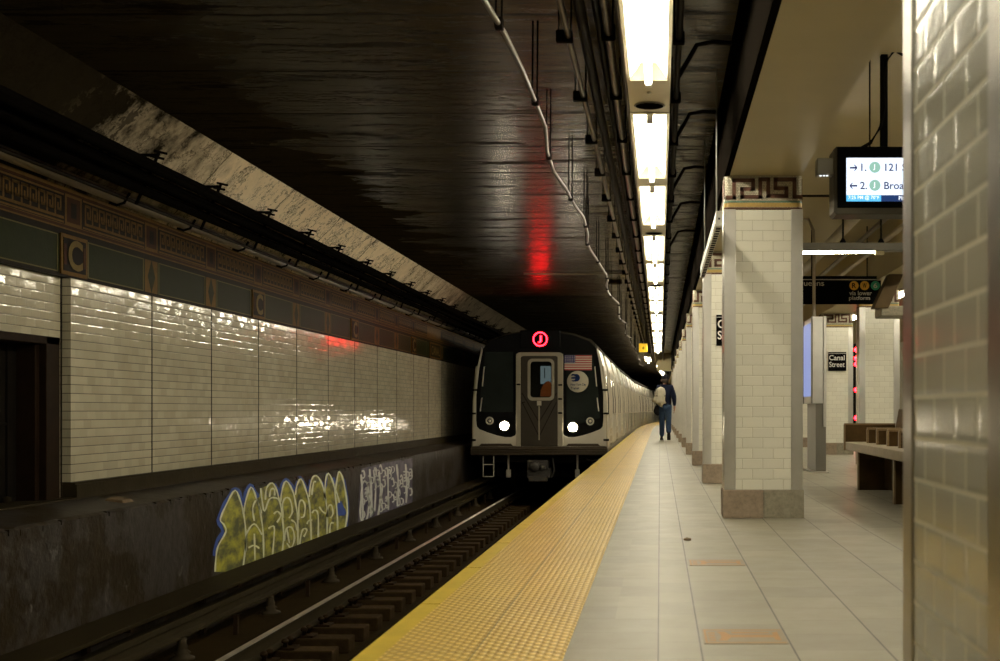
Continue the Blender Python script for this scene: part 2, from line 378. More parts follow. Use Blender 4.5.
M['frieze_red'] = simple('frieze_red', (.034, .012, .005), .45, 0, .4, 14)
M['letter_gold'] = simple('letter_gold', (.115, .080, .022), .4, 0, .3, 20)
M['door_dark'] = simple('dark_door', (.010, .008, .006), .5, 0, .4)
M['door_frame'] = simple('door_frame', (.016, .009, .005), .5, 0, .5, 8)
M['lamp_metal'] = simple('lamp_metal', (.50, .44, .30), .35, .7, .15, 5)
M['lamp_white'] = simple('lamp_reflector', (.85, .84, .80), .4, 0, .04)
M['tube'] = emit('fluorescent_tube', (1.0, .915, .70), 86)
M['conduit'] = simple('conduit', (.115, .085, .052), .35, .6, .3, 8)
M['conduit_dark'] = simple('dark_conduit', (.014, .010, .006), .45, 0, .4, 8)
M['cable'] = simple('brown_cable', (.050, .036, .019), .4, .1, .3)
M['pipe_pale'] = simple('pale_pipe', (.42, .36, .28), .35, 0, .35, 5, .2)
M['white_paint'] = simple('white_paint', (.72, .70, .62), .4, 0, .06)
M['grey_paint'] = simple('grey_paint', (.17, .16, .135), .45, 0, .1)
M['sign_black'] = simple('sign_black', (.004, .004, .004), .35, 0, .2)
M['sign_white'] = simple('sign_white', (.80, .79, .74), .4, 0, .04)
M['sign_cream'] = simple('sign_cream', (.52, .49, .42), .4, 0, .05)
M['r_yellow'] = simple('route_yellow', (.72, .40, .03), .4, 0, .05)
M['r_green'] = simple('route_green', (.02, .30, .16), .4, 0, .05)
M['safety_yellow'] = simple('safety_yellow', (.85, .55, .02), .4, 0, .08)
M['brick'] = simple('brick_fragment', (.13, .085, .04), .8, 0, .5, 14, .5)
M['wood'] = simple('bench_wood', (.06, .036, .014), .40, 0, .45, 14, .2, 30)
M['wood_pale'] = simple('bench_seat_wood', (.30, .245, .165), .45, 0, .3, 12, .2, 30)
M['wood_edge'] = simple('bench_edge_wood', (.17, .11, .045), .45, 0, .3, 12)
# train
t = NT('stainless'); f = t.noise(6, 4, (8, .4, .6)); M['stainless'] = t.done(t.mix(f, (.60, .55, .45), (.80, .74, .62)), .30, .85)
M['silver_panel'] = simple('silver_panel', (.60, .56, .46), .4, .1, .1, 4)
M['mask'] = simple('black_fibreglass', (.010, .010, .010), .14, 0, .3, 3)
M['train_door'] = simple('train_door_bronze', (.042, .032, .019), .4, .1, .15, 4)
M['door_trim'] = simple('train_door_frame', (.42, .38, .29), .4, .2, .12, 4)
M['door_groove'] = simple('door_groove', (.020, .016, .012), .5, 0, .1)
M['door_leaf'] = simple('door_leaf_steel', (.34, .29, .21), .4, .6, .15)
M['roof'] = simple('sooty_roof', (.05, .042, .03), .6, 0, .3)
M['glass_dark'] = simple('dark_glass', (.020, .024, .022), .05, 0, .4, 2)
M['sill'] = simple('bumper_steel', (.060, .043, .024), .45, .2, .3, 6)
M['under'] = simple('undercar_black', (.012, .010, .008), .6, 0, .5, 5)
M['under_grey'] = simple('undercar_grey', (.075, .068, .058), .5, .3, .4, 7)
M['head_on'] = emit('headlight_on', (1.0, .86, .62), 85)
M['lens_off'] = simple('lamp_lens', (.10, .10, .095), .08, 0, .3)
M['red_on'] = emit('red_led', (1.0, .004, .008), 44)
M['flag_red'] = simple('flag_red', (.46, .055, .06), .5, 0, .05); M['flag_white'] = simple('flag_white', (.66, .60, .50), .5, 0, .05); M['flag_blue'] = simple('flag_blue', (.035, .03, .16), .5, 0, .05)
M['roundel'] = simple('roundel_cream', (.50, .46, .35), .5, 0, .05); M['logo_blue'] = simple('logo_blue', (.015, .03, .11), .4, 0, .05)
M['cab_grey'] = emit('cab_light', (.30, .36, .38), .35); M['cab_orange'] = simple('orange_vest', (.75, .16, .02), .6, 0, .2)
t = NT('clear_glass'); tr = t.n('ShaderNodeBsdfTransparent'); tr.inputs[0].default_value = (.75, .8, .78, 1); mx = t.n('ShaderNodeMixShader'); lw = t.n('ShaderNodeLayerWeight'); lw.inputs[0].default_value = .25
t.done((.8, .85, .83), .02); t.b.inputs['Metallic'].default_value = 0
gl = t.n('ShaderNodeBsdfGlossy'); gl.inputs['Roughness'].default_value = .03
t.L(lw.outputs['Fresnel'], mx.inputs[0]); t.L(tr.outputs[0], mx.inputs[1]); t.L(gl.outputs[0], mx.inputs[2]); t.L(mx.outputs[0], t.t.nodes['Material Output'].inputs[0]); M['glass'] = t.mat
# display
M['screen'] = emit('screen_white', (.76, .85, 1.0), 1.25); M['screen_cyan'] = emit('screen_cyan', (.10, .50, .92), 1.0); M['screen_navy'] = emit('screen_navy', (.01, .05, .20), .6)
M['screen_ink'] = emit('screen_ink', (.02, .04, .26), .3); M['screen_mint'] = emit('screen_mint', (.36, .66, .53), .75); M['screen_txt'] = emit('screen_text', (.9, .95, 1), 1.2)
M['kiosk_screen'] = emit('kiosk_screen', (.30, .40, .85), .55)
M['case'] = simple('display_case', (.075, .068, .055), .4, 0, .15)
M['strut'] = simple('brown_strut', (.105, .075, .042), .5, 0, .3, 5)
# person
M['skin'] = simple('skin', (.42, .24, .16), .5, 0, .08); M['navy'] = simple('navy_knit', (.012, .015, .032), .85, 0, .3, 20, .2, 90)
M['denim'] = simple('blue_denim', (.035, .060, .115), .85, 0, .35, 12, .2, 90); M['shoe'] = simple('dark_shoe', (.015, .014, .014), .5, 0, .2)
M['cap'] = simple('dark_cap', (.014, .014, .018), .8, 0, .2); M['hair'] = simple('grey_brown_hair', (.07, .055, .045), .8, 0, .3, 40)
M['pack'] = simple('pale_canvas', (.50, .46, .36), .85, 0, .4, 9, .5, 25); M['pack_dark'] = simple('pack_strap', (.07, .065, .06), .8, 0, .2)
M['jacket'] = simple('black_jacket', (.010, .010, .012), .7, 0, .3)
# graffiti
t = NT('olive_yellow_spray'); n = t.noise(2.4, 5, (1, 1.6, 4)); c = t.mix(t.ramp(n, .38, .66), (.075, .080, .026), (.58, .54, .045)); M['spray_olive'] = t.done(t.mix(t.m('MULTIPLY', t.noise(30, 4), .4), c, (.1, .1, .04)), .5)
M['spray_white'] = simple('white_spray', (.74, .77, .52), .55, 0, .35, 14); M['spray_blue'] = simple('blue_spray', (.022, .07, .34), .5, 0, .35, 10)
t = NT('purple_spray'); n = t.noise(6, 6, (1, 1, 1)); M['spray_purple'] = t.done(t.mix(t.ramp(n, .4, .62), (.030, .022, .060), (.12, .10, .135)), .5)
M['spray_pale'] = simple('pale_spray', (.60, .60, .55), .55, 0, .4, 16)
M['sticker'] = simple('floor_sticker', (.255, .205, .125), .5, 0, .2, 12); M['sticker_print'] = simple('orange_print', (.38, .18, .03), .5, 0, .3, 14)

# ------------------------------------------------------------------ the setting
YS = [-4, 0, 4, 10, 20, 30, 40, 50] + list(range(54, 113, 4))
def ribbon(mb, x0, x1, z, ys=YS, bend=True):
    for a, b in zip(ys[:-1], ys[1:]):
        oa, ob = (off(a), off(b)) if bend else (0, 0)
        mb.quad((x0+oa, a, z), (x1+oa, a, z), (x1+ob, b, z), (x0+ob, b, z))
def slab(mb, x0, x1, z0, z1, ys=YS, bend=True):
    ribbon(mb, x0, x1, z1, ys, bend); ribbon(mb, x0, x1, z0, ys, bend)
    for x in (x0, x1):
        for a, b in zip(ys[:-1], ys[1:]):
            oa, ob = (off(a), off(b)) if bend else (0, 0)
            mb.quad((x+oa, a, z0), (x+ob, b, z0), (x+ob, b, z1), (x+oa, a, z1))
    for y in (ys[0], ys[-1]):
        o_ = off(y) if bend else 0
        mb.quad((x0+o_, y, z0), (x1+o_, y, z0), (x1+o_, y, z1), (x0+o_, y, z1))
mb = MB(); slab(mb, -.319, 4.9, -.3, 0.0); mb.mat(1); slab(mb, -.86, 4.8, -1.35, -.3)
struct('floor', mb, [M['floor'], M['grime']], 'beige tiled island platform floor stretching into the distance', 'floor')
mb = MB(); slab(mb, -.925, -.319, -.28, .004); struct('trim_1', mb, M['tactile'], 'wide yellow bumpy tactile strip along the platform edge', 'tactile strip')
mb = MB(); y = -2.0
while y < 100:
    slab(mb, -1.005, -.925, -.12, .006, [y, min(y+1.213, 112)] if y < 48 else [y, y+.6, y+1.213]); y += 1.22
struct('trim_2', mb, M['edge_yellow'], 'smooth bright yellow rubbing board at the platform lip beside the track', 'platform edge')

# track bed: grimy concrete shelf, drain trough, shelf under the hidden rail
mb = MB()
mb.box(-4.3, -3.62, -4, 112, -1.6, -1.27); mb.box(-3.62, -2.80, -4, 112, -1.6, -1.42); mb.box(-2.80, -2.45, -4, 112, -1.75, -1.62); mb.box(-2.45, -.86, -4, 112, -1.6, -1.27)
struct('track_bed', mb, M['bed'], 'brown grimy concrete track bed between platform and left wall', 'track bed')
mb = MB(); mb.box(4.9, 9.0, -4, 112, -1.6, -1.3); struct('track_bed', mb, M['bed'], 'dark track bed on the far right side of the island platform', 'track bed')

# left side: lower wall with sloping ledge
mb = MB()
prof = [(-4.3, -1.6), (-4.3, .015), (-4.34, .035), (-4.80, .085), (-5.3, .085), (-5.3, -1.6)]
mb.prism(prof, 'y', -4, 22.05)
prof2 = [(x-.07 if x > -4.4 else x, z) for x, z in prof]
mb.prism(prof2, 'y', 22.05, 112)
for i in range(90):   # flaking edge lumps along the lip
    yy = random.uniform(3, 21.8); s_ = random.uniform(.03, .10); zz = random.uniform(-.005, .02)
    mb.box(-4.33-s_*.3, -4.292-random.uniform(0, .012), yy, yy+s_*random.uniform(.8, 2.2), zz-s_*.4, zz+.018)
struct('wall_left_lower', mb, M['track_wall'], 'low dark peeling wall with a dirty ledge beside the track', 'wall')
mb = MB(); mb.box(-5.2, -4.80, -4, 10.42, .085, .10); mb.box(-5.2, -4.80, 10.42, 112, .085, .205); mb.box(-5.2, -4.815, 10.42, 112, .205, .222)
struct('baseboard_left', mb, M['kerb'], 'dark kerb under the cream tiled wall', 'baseboard')
# tile wall: near section set back with the doorway, then the long main section
mb = MB()
mb.box(-5.25, -4.92, 10.33, 10.44, .10, 1.906); mb.box(-5.25, -4.92, -4, 8.72, .10, 1.906); mb.box(-5.25, -4.92, 8.72, 10.33, 1.41, 1.906)
mb.box(-5.25, -4.85, 10.42, 112, .222, 1.906)
for i in range(0, 24):
    yj = 10.48 + 1.605 * i
    if i: mb.mat(1).box(-4.852, -4.8485, yj-.012, yj+.012, .222, 1.906).mat(0)
mb.mat(1).box(-4.9205, -4.9165, 10.385, 10.412, .1, 1.906)
struct('wall_left', mb, [M['wall_tile'], M['frieze_dark']], 'long cream glazed tile wall across the track', 'wall')
mb = MB()
for (y0, y1, z0, z1) in ((8.72, 8.86, .09, 1.41), (10.10, 10.33, .09, 1.41), (8.72, 10.33, 1.345, 1.41)): mb.box(-5.2, -4.895, y0, y1, z0, z1)
mb.box(-5.2, -4.95, 10.03, 10.10, .09, 1.345)
dr = struct('door_1', mb, M['door_frame'], 'dark doorway in the left wall with a rusty brown frame', 'door', None, .006)
mb = MB(); mb.box(-5.19, -5.12, 8.86, 10.03, .09, 1.345); mb.box(-5.12, -5.105, 8.86, 10.03, .70, .72); mb.box(-5.12, -5.10, 9.9, 10.03, .09, 1.345)
mb.build('door_panel', M['door_dark'], dr, .004)
mb = MB(); mb.lathe((-5.08, 9.85, .12), [(.0, -.03), (.03, -.02), (.03, .02), (.0, .03)], 10); mb.build('door_stop', M['kerb'], dr)

# mosaic frieze
ZA, ZB, ZT = 1.906, 2.297, 2.64
mb = MB(); XW = -4.86
mb.box(-5.2, XW, -4, 112, ZA, ZT)
e = .004
def wq(y0, y1, z0, z1, d=e): mb.quad((XW+d, y0, z0), (XW+d, y1, z0), (XW+d, y1, z1), (XW+d, y0, z1))
mb.mat(3); wq(-4, 70, ZA, ZA+.03); wq(-4, 70, ZB-.05, ZB)                      # dark courses
mb.mat(2); wq(-4, 70, ZB, ZT)                                                    # ochre ground of the key band
mb.mat(4); wq(-4, 70, ZB+.012, ZB+.035, .006); wq(-4, 70, ZT-.05, ZT-.03, .006)
for k in range(-5, 30):
    yj = 10.48 + 1.605 * k; y0, y1 = yj+.175+(.09 if k % 3 == 0 else 0), yj+1.605-.175-(.09 if (k+1) % 3 == 0 else 0)
    if k == 10: continue
    mb.mat(1)
    for (a, b, c_, d_) in ((y0, y1, ZB-.062, ZB-.052), (y0, y1, ZA+.032, ZA+.042), (y0, y0+.018, ZA+.032, ZB-.052), (y1-.018, y1, ZA+.032, ZB-.052)): wq(a, b, c_, d_)
    # key band
    n = 9; a0, a1 = yj+.20, yj+1.605-.20; w = (a1-a0)/n; z0, hh = ZB+.075, .185
    mb.mat(3); wq(a0-.05, a1+.05, z0-.034, z0+hh+.034, .005); mb.mat(2)
    wq(a0-.03, a1+.03, z0-.028, z0-.012, .0062); wq(a0-.03, a1+.03, z0+hh+.012, z0+hh+.028, .0062)
    for i in range(n):
        def st(pts, tk=.022):
            for (p, q) in zip(pts[:-1], pts[1:]):
                ya, yb = sorted((p[0], q[0])); za, zb = sorted((p[1], q[1]))
                wq(a0+(i+ya)*w-tk*.6, a0+(i+yb)*w+tk*.6, z0+za*hh-tk/2, z0+zb*hh+tk/2, .0062)
        st([(.12, .08), (.12, .92), (.80, .92), (.80, .40), (.46, .40), (.46, .62)]); st([(.12, .08), (1.12, .08)])
    mb.mat(4); wq(yj-.12, yj+.12, z0-.01, z0+hh+.01, .006); mb.mat(3); wq(yj-.05, yj+.05, z0+.03, z0+hh-.03, .008)
    if k % 3:                                                                    # diamond between the panels
        zc, hz = (ZA+ZB)/2-.01, .16
        mb.mat(2); wq(yj-.15, yj+.15, ZA+.032, ZB-.052)
        mb.mat(0).quad((XW+.006, yj-.09, zc), (XW+.006, yj, zc-hz), (XW+.006, yj+.09, zc), (XW+.006, yj, zc+hz))
struct('trim_3', mb, [M['frieze_green'], M['frieze_line'], M['frieze_ochre'], M['frieze_dark'], M['frieze_red']], 'dark green mosaic frieze with brown meander band above the tile wall', 'frieze')
for i, k in enumerate((0, 3, 6, 9)):
    yj = 10.48 + 1.605 * k
    lab = ['mosaic letter C plaque in the frieze just above the step in the tile wall', 'second mosaic letter C plaque along the frieze, past the first three green panels',
           'third mosaic letter C plaque along the frieze, catching the red glow', 'fourth mosaic letter C plaque, next to the plaque spelling the station name'][i]
    p = thing('letter_plaque', lab, 'plaque', (-4.85, yj, ZA+.03), 'letter C plaques in the frieze')
    mb = MB(); mb.box(-4.858, -4.845, yj-.235, yj+.235, ZA+.02, ZB-.04); mb.mat(1).box(-4.845, -4.842, yj-.20, yj+.20, ZA+.05, ZB-.07)
    mb.mat(2); [mb.box(-4.842, -4.8395, a, b, c_, d_) for (a, b, c_, d_) in ((yj-.20, yj-.15, ZA+.10, ZB-.12), (yj+.15, yj+.20, ZA+.10, ZB-.12))]
    mb.build('plaque_panel', [M['frieze_ochre'], M['frieze_dark'], M['frieze_red']], p)
    mb = MB(); text(mb, 'C', lambda u, v: (-4.836, yj-.13+u, ZA+.065+v), .26, .25, .03); mb.build('letter', M['letter_gold'], p)
p = thing('station_name_plaque', 'mosaic plaque spelling CANAL at the far end of the frieze near the train', 'plaque', (-4.85, 27.3, ZA+.03))
mb = MB(); mb.box(-4.858, -4.845, 26.68, 27.98, ZA+.02, ZB-.04); mb.mat(1).box(-4.845, -4.842, 26.75, 27.91, ZA+.05, ZB-.07); mb.build('plaque_panel', [M['frieze_ochre'], M['frieze_dark']], p)
mb = MB(); text(mb, 'CANAL', lambda u, v: (-4.838, 26.82+u, ZA+.09+v), 1.02, .19, .02); mb.build('letter', M['letter_gold'], p)

# haunch + ceiling
ZC = 3.35
mb = MB(); mb.prism([(-4.86, ZT), (-4.83, 2.70), (-4.2, ZC), (-4.2, ZC+.2), (-5.2, ZC+.2), (-5.2, ZT)], 'y', -4, 112)
struct('ceiling_haunch', mb, M['haunch'], 'sloping pale peeling concrete haunch between frieze and ceiling', 'ceiling')
mb = MB(); mb.box(-4.2, .53, -4, 112, ZC, ZC+.2); struct('ceiling', mb, M['ceiling'], 'dark glossy ceiling over the track with cracked paint', 'ceiling')
mb = MB(); mb.box(1.07, 9.2, -4, 112, ZC, ZC+.2); struct('ceiling_right', mb, M['cream'], 'cream painted ceiling over the right half of the platform', 'ceiling')
mb = MB(); mb.box(.53, 1.07, -4, 112, 2.60, ZC+.2)
mb.mat(1); mb.box(.49, .5299, -4, 112, 2.598, ZC)
struct('ceiling_beam', mb, [M['cream'], M['soot_black']], 'long beam over the near column row, cream underside and black track side', 'beam')
mb = MB(); mb.box(2.98, 3.52, 12, 112, 2.60, ZC+.2); struct('ceiling_beam', mb, M['cream'], 'cream beam over the second row of columns', 'beam')
mb = MB(); mb.box(1.07, 2.98, 27.75, 28.3, 2.50, ZC); struct('ceiling_beam', mb, M['kerb'], 'dark cross beam behind the sign with yellow route bullets', 'beam')
mb = MB(); mb.box(-.12, .52, 56, 56.4, 2.55, ZC); struct('ceiling_beam', mb, M['cream'], 'short pale cross beam over the far platform above the walking man', 'beam')
mb = MB(); mb.box(9.0, 9.2, -4, 112, -1.6, ZC); struct('wall_right', mb, M['far_tile'], 'tiled wall beyond the far right track', 'wall')
mb = MB(); mb.box(-5.3, 9.2, 112, 112.3, -1.75, ZC+.2); struct('wall_back', mb, M['kerb'], 'dark end wall far down the tunnel', 'wall')
mb = MB(); mb.box(-5.3, 9.2, -4.3, -4, -1.75, ZC+.2); struct('wall_front', mb, M['kerb'], 'dark wall behind the viewpoint', 'wall')

# ------------------------------------------------------------------ columns
def column(x0, x1, y0, y1, label, tile, group, meander=True):
    c = thing('platform_column', label, 'column', ((x0+x1)/2, (y0+y1)/2, 0), group)
    mb = MB(); xm = (x0+x1)/2
    mb.mat(1).box(x0-.008, xm-.002, y0-.008, y1+.008, 0.0, .213); mb.mat(0).box(xm+.002, x1+.008, y0-.008, y1+.008, 0.0, .213)
    mb.box(x0, x1, y0, y1, 0.002, .211)
    mb.build('base', [M['granite'], M['granite_pink']], c, .004)
    mb = MB(); mb.box(x0+.004, x1-.004, y0+.004, y1-.004, .213, 2.34); mb.build('tile_shaft', tile, c)
    g = .09
    for sx in (0, 1):
        for sy in (0, 1):
            X = x0 if sx == 0 else x1; Y = y0 if sy == 0 else y1; dx = 1 if sx == 0 else -1; dy = 1 if sy == 0 else -1; th = .008
            mb = MB(); pts = [(X, Y), (X+dx*g, Y), (X+dx*g, Y+dy*th), (X+dx*th, Y+dy*th), (X+dx*th, Y+dy*g), (X, Y+dy*g)]
            mb.prism(pts, 'z', .214, 2.345); mb.build('corner_guard', M['steel'] if tile != M['near_tile'] else M['old_steel'], c, .003)
    mb = MB(); prof = []                                 # rounded capital of mosaic
    R = .04; hw, hd = (x1-x0)/2-.004, (y1-y0)/2-.004; cx, cy = xm, (y0+y1)/2
    for (sx, sy, a0) in ((1, 1, 0), (-1, 1, 90), (-1, -1, 180), (1, -1, 270)):
        for q in range(5):
            a = math.radians(a0+q*22.5); prof.append((cx+sx*(hw-R)+R*math.cos(a), cy+sy*(hd-R)+R*math.sin(a)))
    mb.prism(prof, 'z', 2.345, 2.60)
    def ring(za, zb, m, d):
        pts = [(cx+(p[0]-cx)*(1+d/hw), cy+(p[1]-cy)*(1+d/hd)) for p in prof]; mb.mat(m); mb.prism(pts, 'z', za, zb)
    ring(2.345, 2.358, 1, .004); ring(2.362, 2.393, 3, .0025); ring(2.395, 2.407, 2, .0035)
    if meander:
        path = [(200,245),(240,245),(240,135),(360,135),(360,190),(290,190),(290,240),(405,240),(405,130),(455,130),(455,235),(570,235),(570,185),(500,185),(500,130),(620,130),(620,240),(655,240)]
        mb.mat(1); tk = .0145
        for face in range(4):
            def put(u0, u1, z0, z1):
                d = .003
                if face == 0: mb.box(cx+u0, cx+u1, cy-hd-d, cy-hd+.002, z0, z1)
                elif face == 1: mb.box(cx-u1, cx-u0, cy+hd-.002, cy+hd+d, z0, z1)
                elif face == 2: mb.box(cx-hw-d, cx-hw+.002, cy-u1*hd/hw, cy-u0*hd/hw, z0, z1)
                else: mb.box(cx+hw-.002, cx+hw+d, cy+u0*hd/hw, cy+u1*hd/hw, z0, z1)
            for p, q in zip(path[:-1], path[1:]):
                f = lambda a: ((a[0]-425)/235*(hw-.012), 2.600-(a[1]-105)/205*.245)
                (ua, za), (ub, zb) = f(p), f(q)
                put(min(ua, ub)-tk, max(ua, ub)+tk, min(za, zb)-tk, max(za, zb)+tk)
    mb.build('mosaic_capital', [M['mos_cream'], M['mos_brown'], M['mos_green'], M['mos_ochre']], c)
    return c
CX0, CX1 = .486, 1.085
GC = 'white tiled columns of the near row'
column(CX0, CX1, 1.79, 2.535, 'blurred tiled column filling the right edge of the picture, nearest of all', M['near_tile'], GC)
c0 = column(CX0, CX1, 9.61, 9.93, 'whole white tiled column with a full meander capital, first after the blurred one', M['col_tile'], GC)
for k in range(1, 11):
    lab = ['white tiled column carrying a black station sign, just behind the full column'][0] if k == 1 else f'{ORD[k]} full-height white tiled column along the near row, counted from the front'
    Y = 9.77 + 4.57*k
    dup(c0, (.7855 + off(Y), Y, 0), lab, GC)
G2 = 'white tiled columns of the second row'
dup(c0, (3.255, 18.93, 0), 'wide white tiled column behind the wooden bench', G2)
dup(c0, (3.255, 23.46, 0), 'white tiled column with the readable Canal Street sign', G2)
dup(c0, (3.255, 28.06, 0), 'white tiled column half hidden behind the grey kiosk', G2)

# station name signs on columns
def name_sign(cx, yf, label):
    s = thing('station_sign', label, 'sign', (cx, yf, 1.54), 'black station name signs on columns')
    mb = MB(); mb.box(cx-.165, cx+.165, yf-.016, yf-.002, 1.54, 1.885); mb.build('panel', M['sign_black'], s, .003)
    mb = MB(); mb.box(cx-.165, cx+.165, yf-.0175, yf-.016, 1.856, 1.862); mb.build('stripe', M['sign_white'], s)
    mb = MB()
    text(mb, 'Canal', lambda u, v: (cx-.15+u, yf-.0185, 1.735+v), .285, .095, .012); text(mb, 'Street', lambda u, v: (cx-.15+u, yf-.0185, 1.61+v), .285, .095, .012)
    mb.build('lettering', M['sign_white'], s)
name_sign(.795, 14.18, 'black station sign showing only its first letters behind the full column')
name_sign(3.26, 23.296, 'black Canal Street sign fully readable on the column past the kiosk')

# ------------------------------------------------------------------ ceiling lamps over the platform edge
ZR = 2.85
def fixture(x, y0, label, group):
    f = thing('ceiling_light', label, 'ceiling light', (x, y0, ZR), group)
    L = 2.4; mb = MB()
    mb.box(x-.135, x+.135, y0-.05, y0+L+.05, ZR+.115, ZR+.131)
    for s in (-1, 1): mb.prism([(x+s*.135, ZR), (x+s*.115, ZR), (x+s*.115, ZR+.115), (x+s*.135, ZR+.115)], 'y', y0-.05, y0+L+.05)
    mb.box(x-.115, x+.115, y0-.05, y0, ZR, ZR+.115); mb.box(x-.115, x+.115, y0+L, y0+L+.05, ZR, ZR+.115)
    mb.build('housing', M['lamp_metal'], f)
    mb = MB(); mb.prism([(x-.113, ZR+.01), (x-.045, ZR+.105), (x+.045, ZR+.105), (x+.113, ZR+.01), (x+.113, ZR+.113), (x-.113, ZR+.113)], 'y', y0+.003, y0+L-.003)
    mb.build('reflector', M['lamp_white'], f)
    mb = MB(); mb.cyl((x, y0+.10, ZR-.026), (x, y0+L-.10, ZR-.026), .020, 12); mb.build('tube', M['tube'], f)
    for yy in (y0+.055, y0+L-.055):
        mb = MB(); mb.box(x-.022, x+.022, yy-.03, yy+.03, ZR-.050, ZR+.02); mb.box(x-.01, x+.01, yy-.04, yy+.04, ZR+.02, ZR+.1); mb.build('socket', M['lamp_white'], f, .006)
    return f
GL = 'fluorescent fixtures in the row over the platform edge'
LX = -.07
proto = fixture(LX, 2.6, 'fluorescent fixture just above the frame', GL)
n = 0; segs = []
for k in list(range(-1, 7)) + list(range(9, 16)):
    for d in (0, 2.8):
        segs.append(2.6 + 6.1*k + d)
for y0 in segs:
    if abs(y0-2.6) < .01: continue
    if y0 < 5: lab = 'fluorescent fixture in the row over the platform edge, above or behind the viewpoint'
    else:
        lab = 'largest bright fluorescent fixture at the top edge of the picture' if n == 0 else f'{ORD[n]} bright fluorescent fixture along the ceiling row, counted from the top of the picture'
        n += 1
    dup(proto, (LX + off(y0), y0, ZR), lab, GL)
proto['label'] = 'fluorescent fixture in the row over the platform edge, above or behind the viewpoint'
G3 = 'fluorescent fixtures over the right platform edge'
for k in range(-1, 8):
    for d in (0, 2.8): dup(proto, (4.25, 2.6 + 6.1*k + d, ZR), 'fluorescent fixture in the row over the far right platform edge', G3)
p2 = dup(proto, (-.50, 50.2, 2.93), 'separate bright fixture left of the lamp row, below the yellow sign', 'pair of fixtures over the far track edge')
dup(proto, (-.50, 53.0, 2.93), 'small fixture just behind the separate one left of the lamp row', 'pair of fixtures over the far track edge')
# blank boxes with loudspeaker between the fixture pairs, plain joints inside a pair
n = 0
def spacer(y0, y1, speaker, label, group):
    s = thing('speaker_box' if speaker else 'joint_box', label, 'speaker' if speaker else 'box', (LX+off(y0), y0, ZR), group); x = LX + off(y0)
    mb = MB(); mb.box(x-.135, x+.135, y0, y1, ZR+.004, ZR+.131); mb.build('box', M['lamp_metal'], s, .004)
    if speaker:
        yc = y1-.20; mb = MB(); mb.lathe((x, yc, ZR-.002), [(.10, .008), (.105, .002), (.098, 0), (.0, .001)], 24)
        for i in range(-6, 7):
            w_ = math.sqrt(max(0, .092**2-(i*.014)**2)); mb.mat(1).box(x-w_, x+w_, yc+i*.014-.004, yc+i*.014+.004, ZR-.004, ZR-.001)
        mb.build('speaker_grille', [M['grey_paint'], M['black']], s)
        mb = MB(); mb.lathe((x, y0+.25, ZR-.004), [(.0, 0), (.014, 0), (.014, .01), (0, .01)], 8); mb.build('latch', M['steel'], s)
    return s
i1 = i2 = 0
for k in list(range(0, 6)) + list(range(9, 15)):
    y0 = 2.6+6.1*k; s = spacer(y0+5.25, y0+6.05, True, f'{ORD[i1]} metal loudspeaker box between lamps of the ceiling row', 'loudspeaker boxes between the lamps'); i1 += 1
    if k: spacer(y0+2.45, y0+2.75, False, f'{ORD[i2]} narrow metal joint box between two lamps of the ceiling row', 'joint boxes between the lamps'); i2 += 1
# support rail and hangers above the row
t_ = thing('support_rail', 'steel rail carrying the row of lamps under the dark ceiling', 'rail', (LX, 0, ZR+.13))
mb = MB(); mb.box(LX-.03, LX+.03, -3, 44.5, ZR+.131, ZR+.17); mb.build('rail', M['conduit_dark'], t_)
for i in range(15):
    y = -1 + i*3.05; mb = MB(); mb.cyl((LX, y, ZR+.17), (LX, y, ZC), .008, 6); mb.build('hanger_rod', M['conduit_dark'], t_)

# ------------------------------------------------------------------ conduits under the ceiling
def wobble(x, z, y0, y1, ax, n=30, seed=0):
    r = random.Random(seed); return [(x + ax*math.sin(i*.9+seed) + r.uniform(-ax, ax)*.4 + off(y0+(y1-y0)*i/n), y0+(y1-y0)*i/n, z + ax*.6*math.sin(i*.7+seed)) for i in range(n+1)]
def conduit(name, x, z, y0, y1, r, mat, label, cat, clamp=True, ax=.004, seed=1, step=2.2, group=None, n=40, box=.035, bl=None):
    bl = bl or box
    c = thing(name, label, cat, (x, y0, z), group)
    path = wobble(x, z, y0, y1, ax, n, seed); mb = MB(); mb.tube(path, r, 8); mb.build('run', mat, c)
    if clamp:
        y = y0 + 1.2
        while y < min(y1, 46):
            i = (y-y0)/(y1-y0)*n; a = path[int(i)]; b = path[min(int(i)+1, n)]; f = i-int(i); px_ = a[0]+(b[0]-a[0])*f; pz = a[2]+(b[2]-a[2])*f
            mb = MB(); mb.box(px_-bl, px_+box, y-.03, y+.03, pz-r-.012, pz+r+.02); mb.build('clamp', M['soot_black'], c, .006)
            mb = MB(); mb.cyl((px_-bl*.8, y, pz+r), (px_-bl*.8, y+.03, ZC), .006, 5); mb.cyl((px_+box*.6, y, pz+r), (px_+box*.6, y+.03, ZC), .006, 5); mb.build('hanger', M['soot_black'], c)
            y += step
    return c
conduit('cable', -.83, 2.80, 3.5, 58, .014, M['cable'], 'single sagging brown cable hung from the ceiling left of the conduits', 'cable', True, .045, 3, 1.75, None, 70, .022)
conduit('conduit', -.545, 3.06, 3.5, 60, .019, M['conduit'], 'shiny thin steel conduit, leftmost of the bundle beside the lamps', 'conduit', True, .003, 2, 1.45, None, 40, .024, .075)
conduit('conduit', -.455, 3.10, 3.5, 60, .034, M['conduit_dark'], 'thick black conduit beside the shiny thin one', 'conduit', False)
conduit('conduit', -.375, 3.175, 3.5, 60, .026, M['conduit_dark'], 'black conduit in the middle of the bundle beside the lamps', 'conduit', False, .003, 5)
conduit('conduit', -.31, 3.08, 3.5, 60, .028, M['conduit'], 'thick brownish conduit close to the left side of the lamps', 'conduit', True, .003, 6, 1.45, None, 40, .04, .045)
conduit('conduit', -.235, 3.09, 3.5, 60, .016, M['conduit'], 'slim brown conduit touching the lamp row on its left', 'conduit', False, .002, 8)
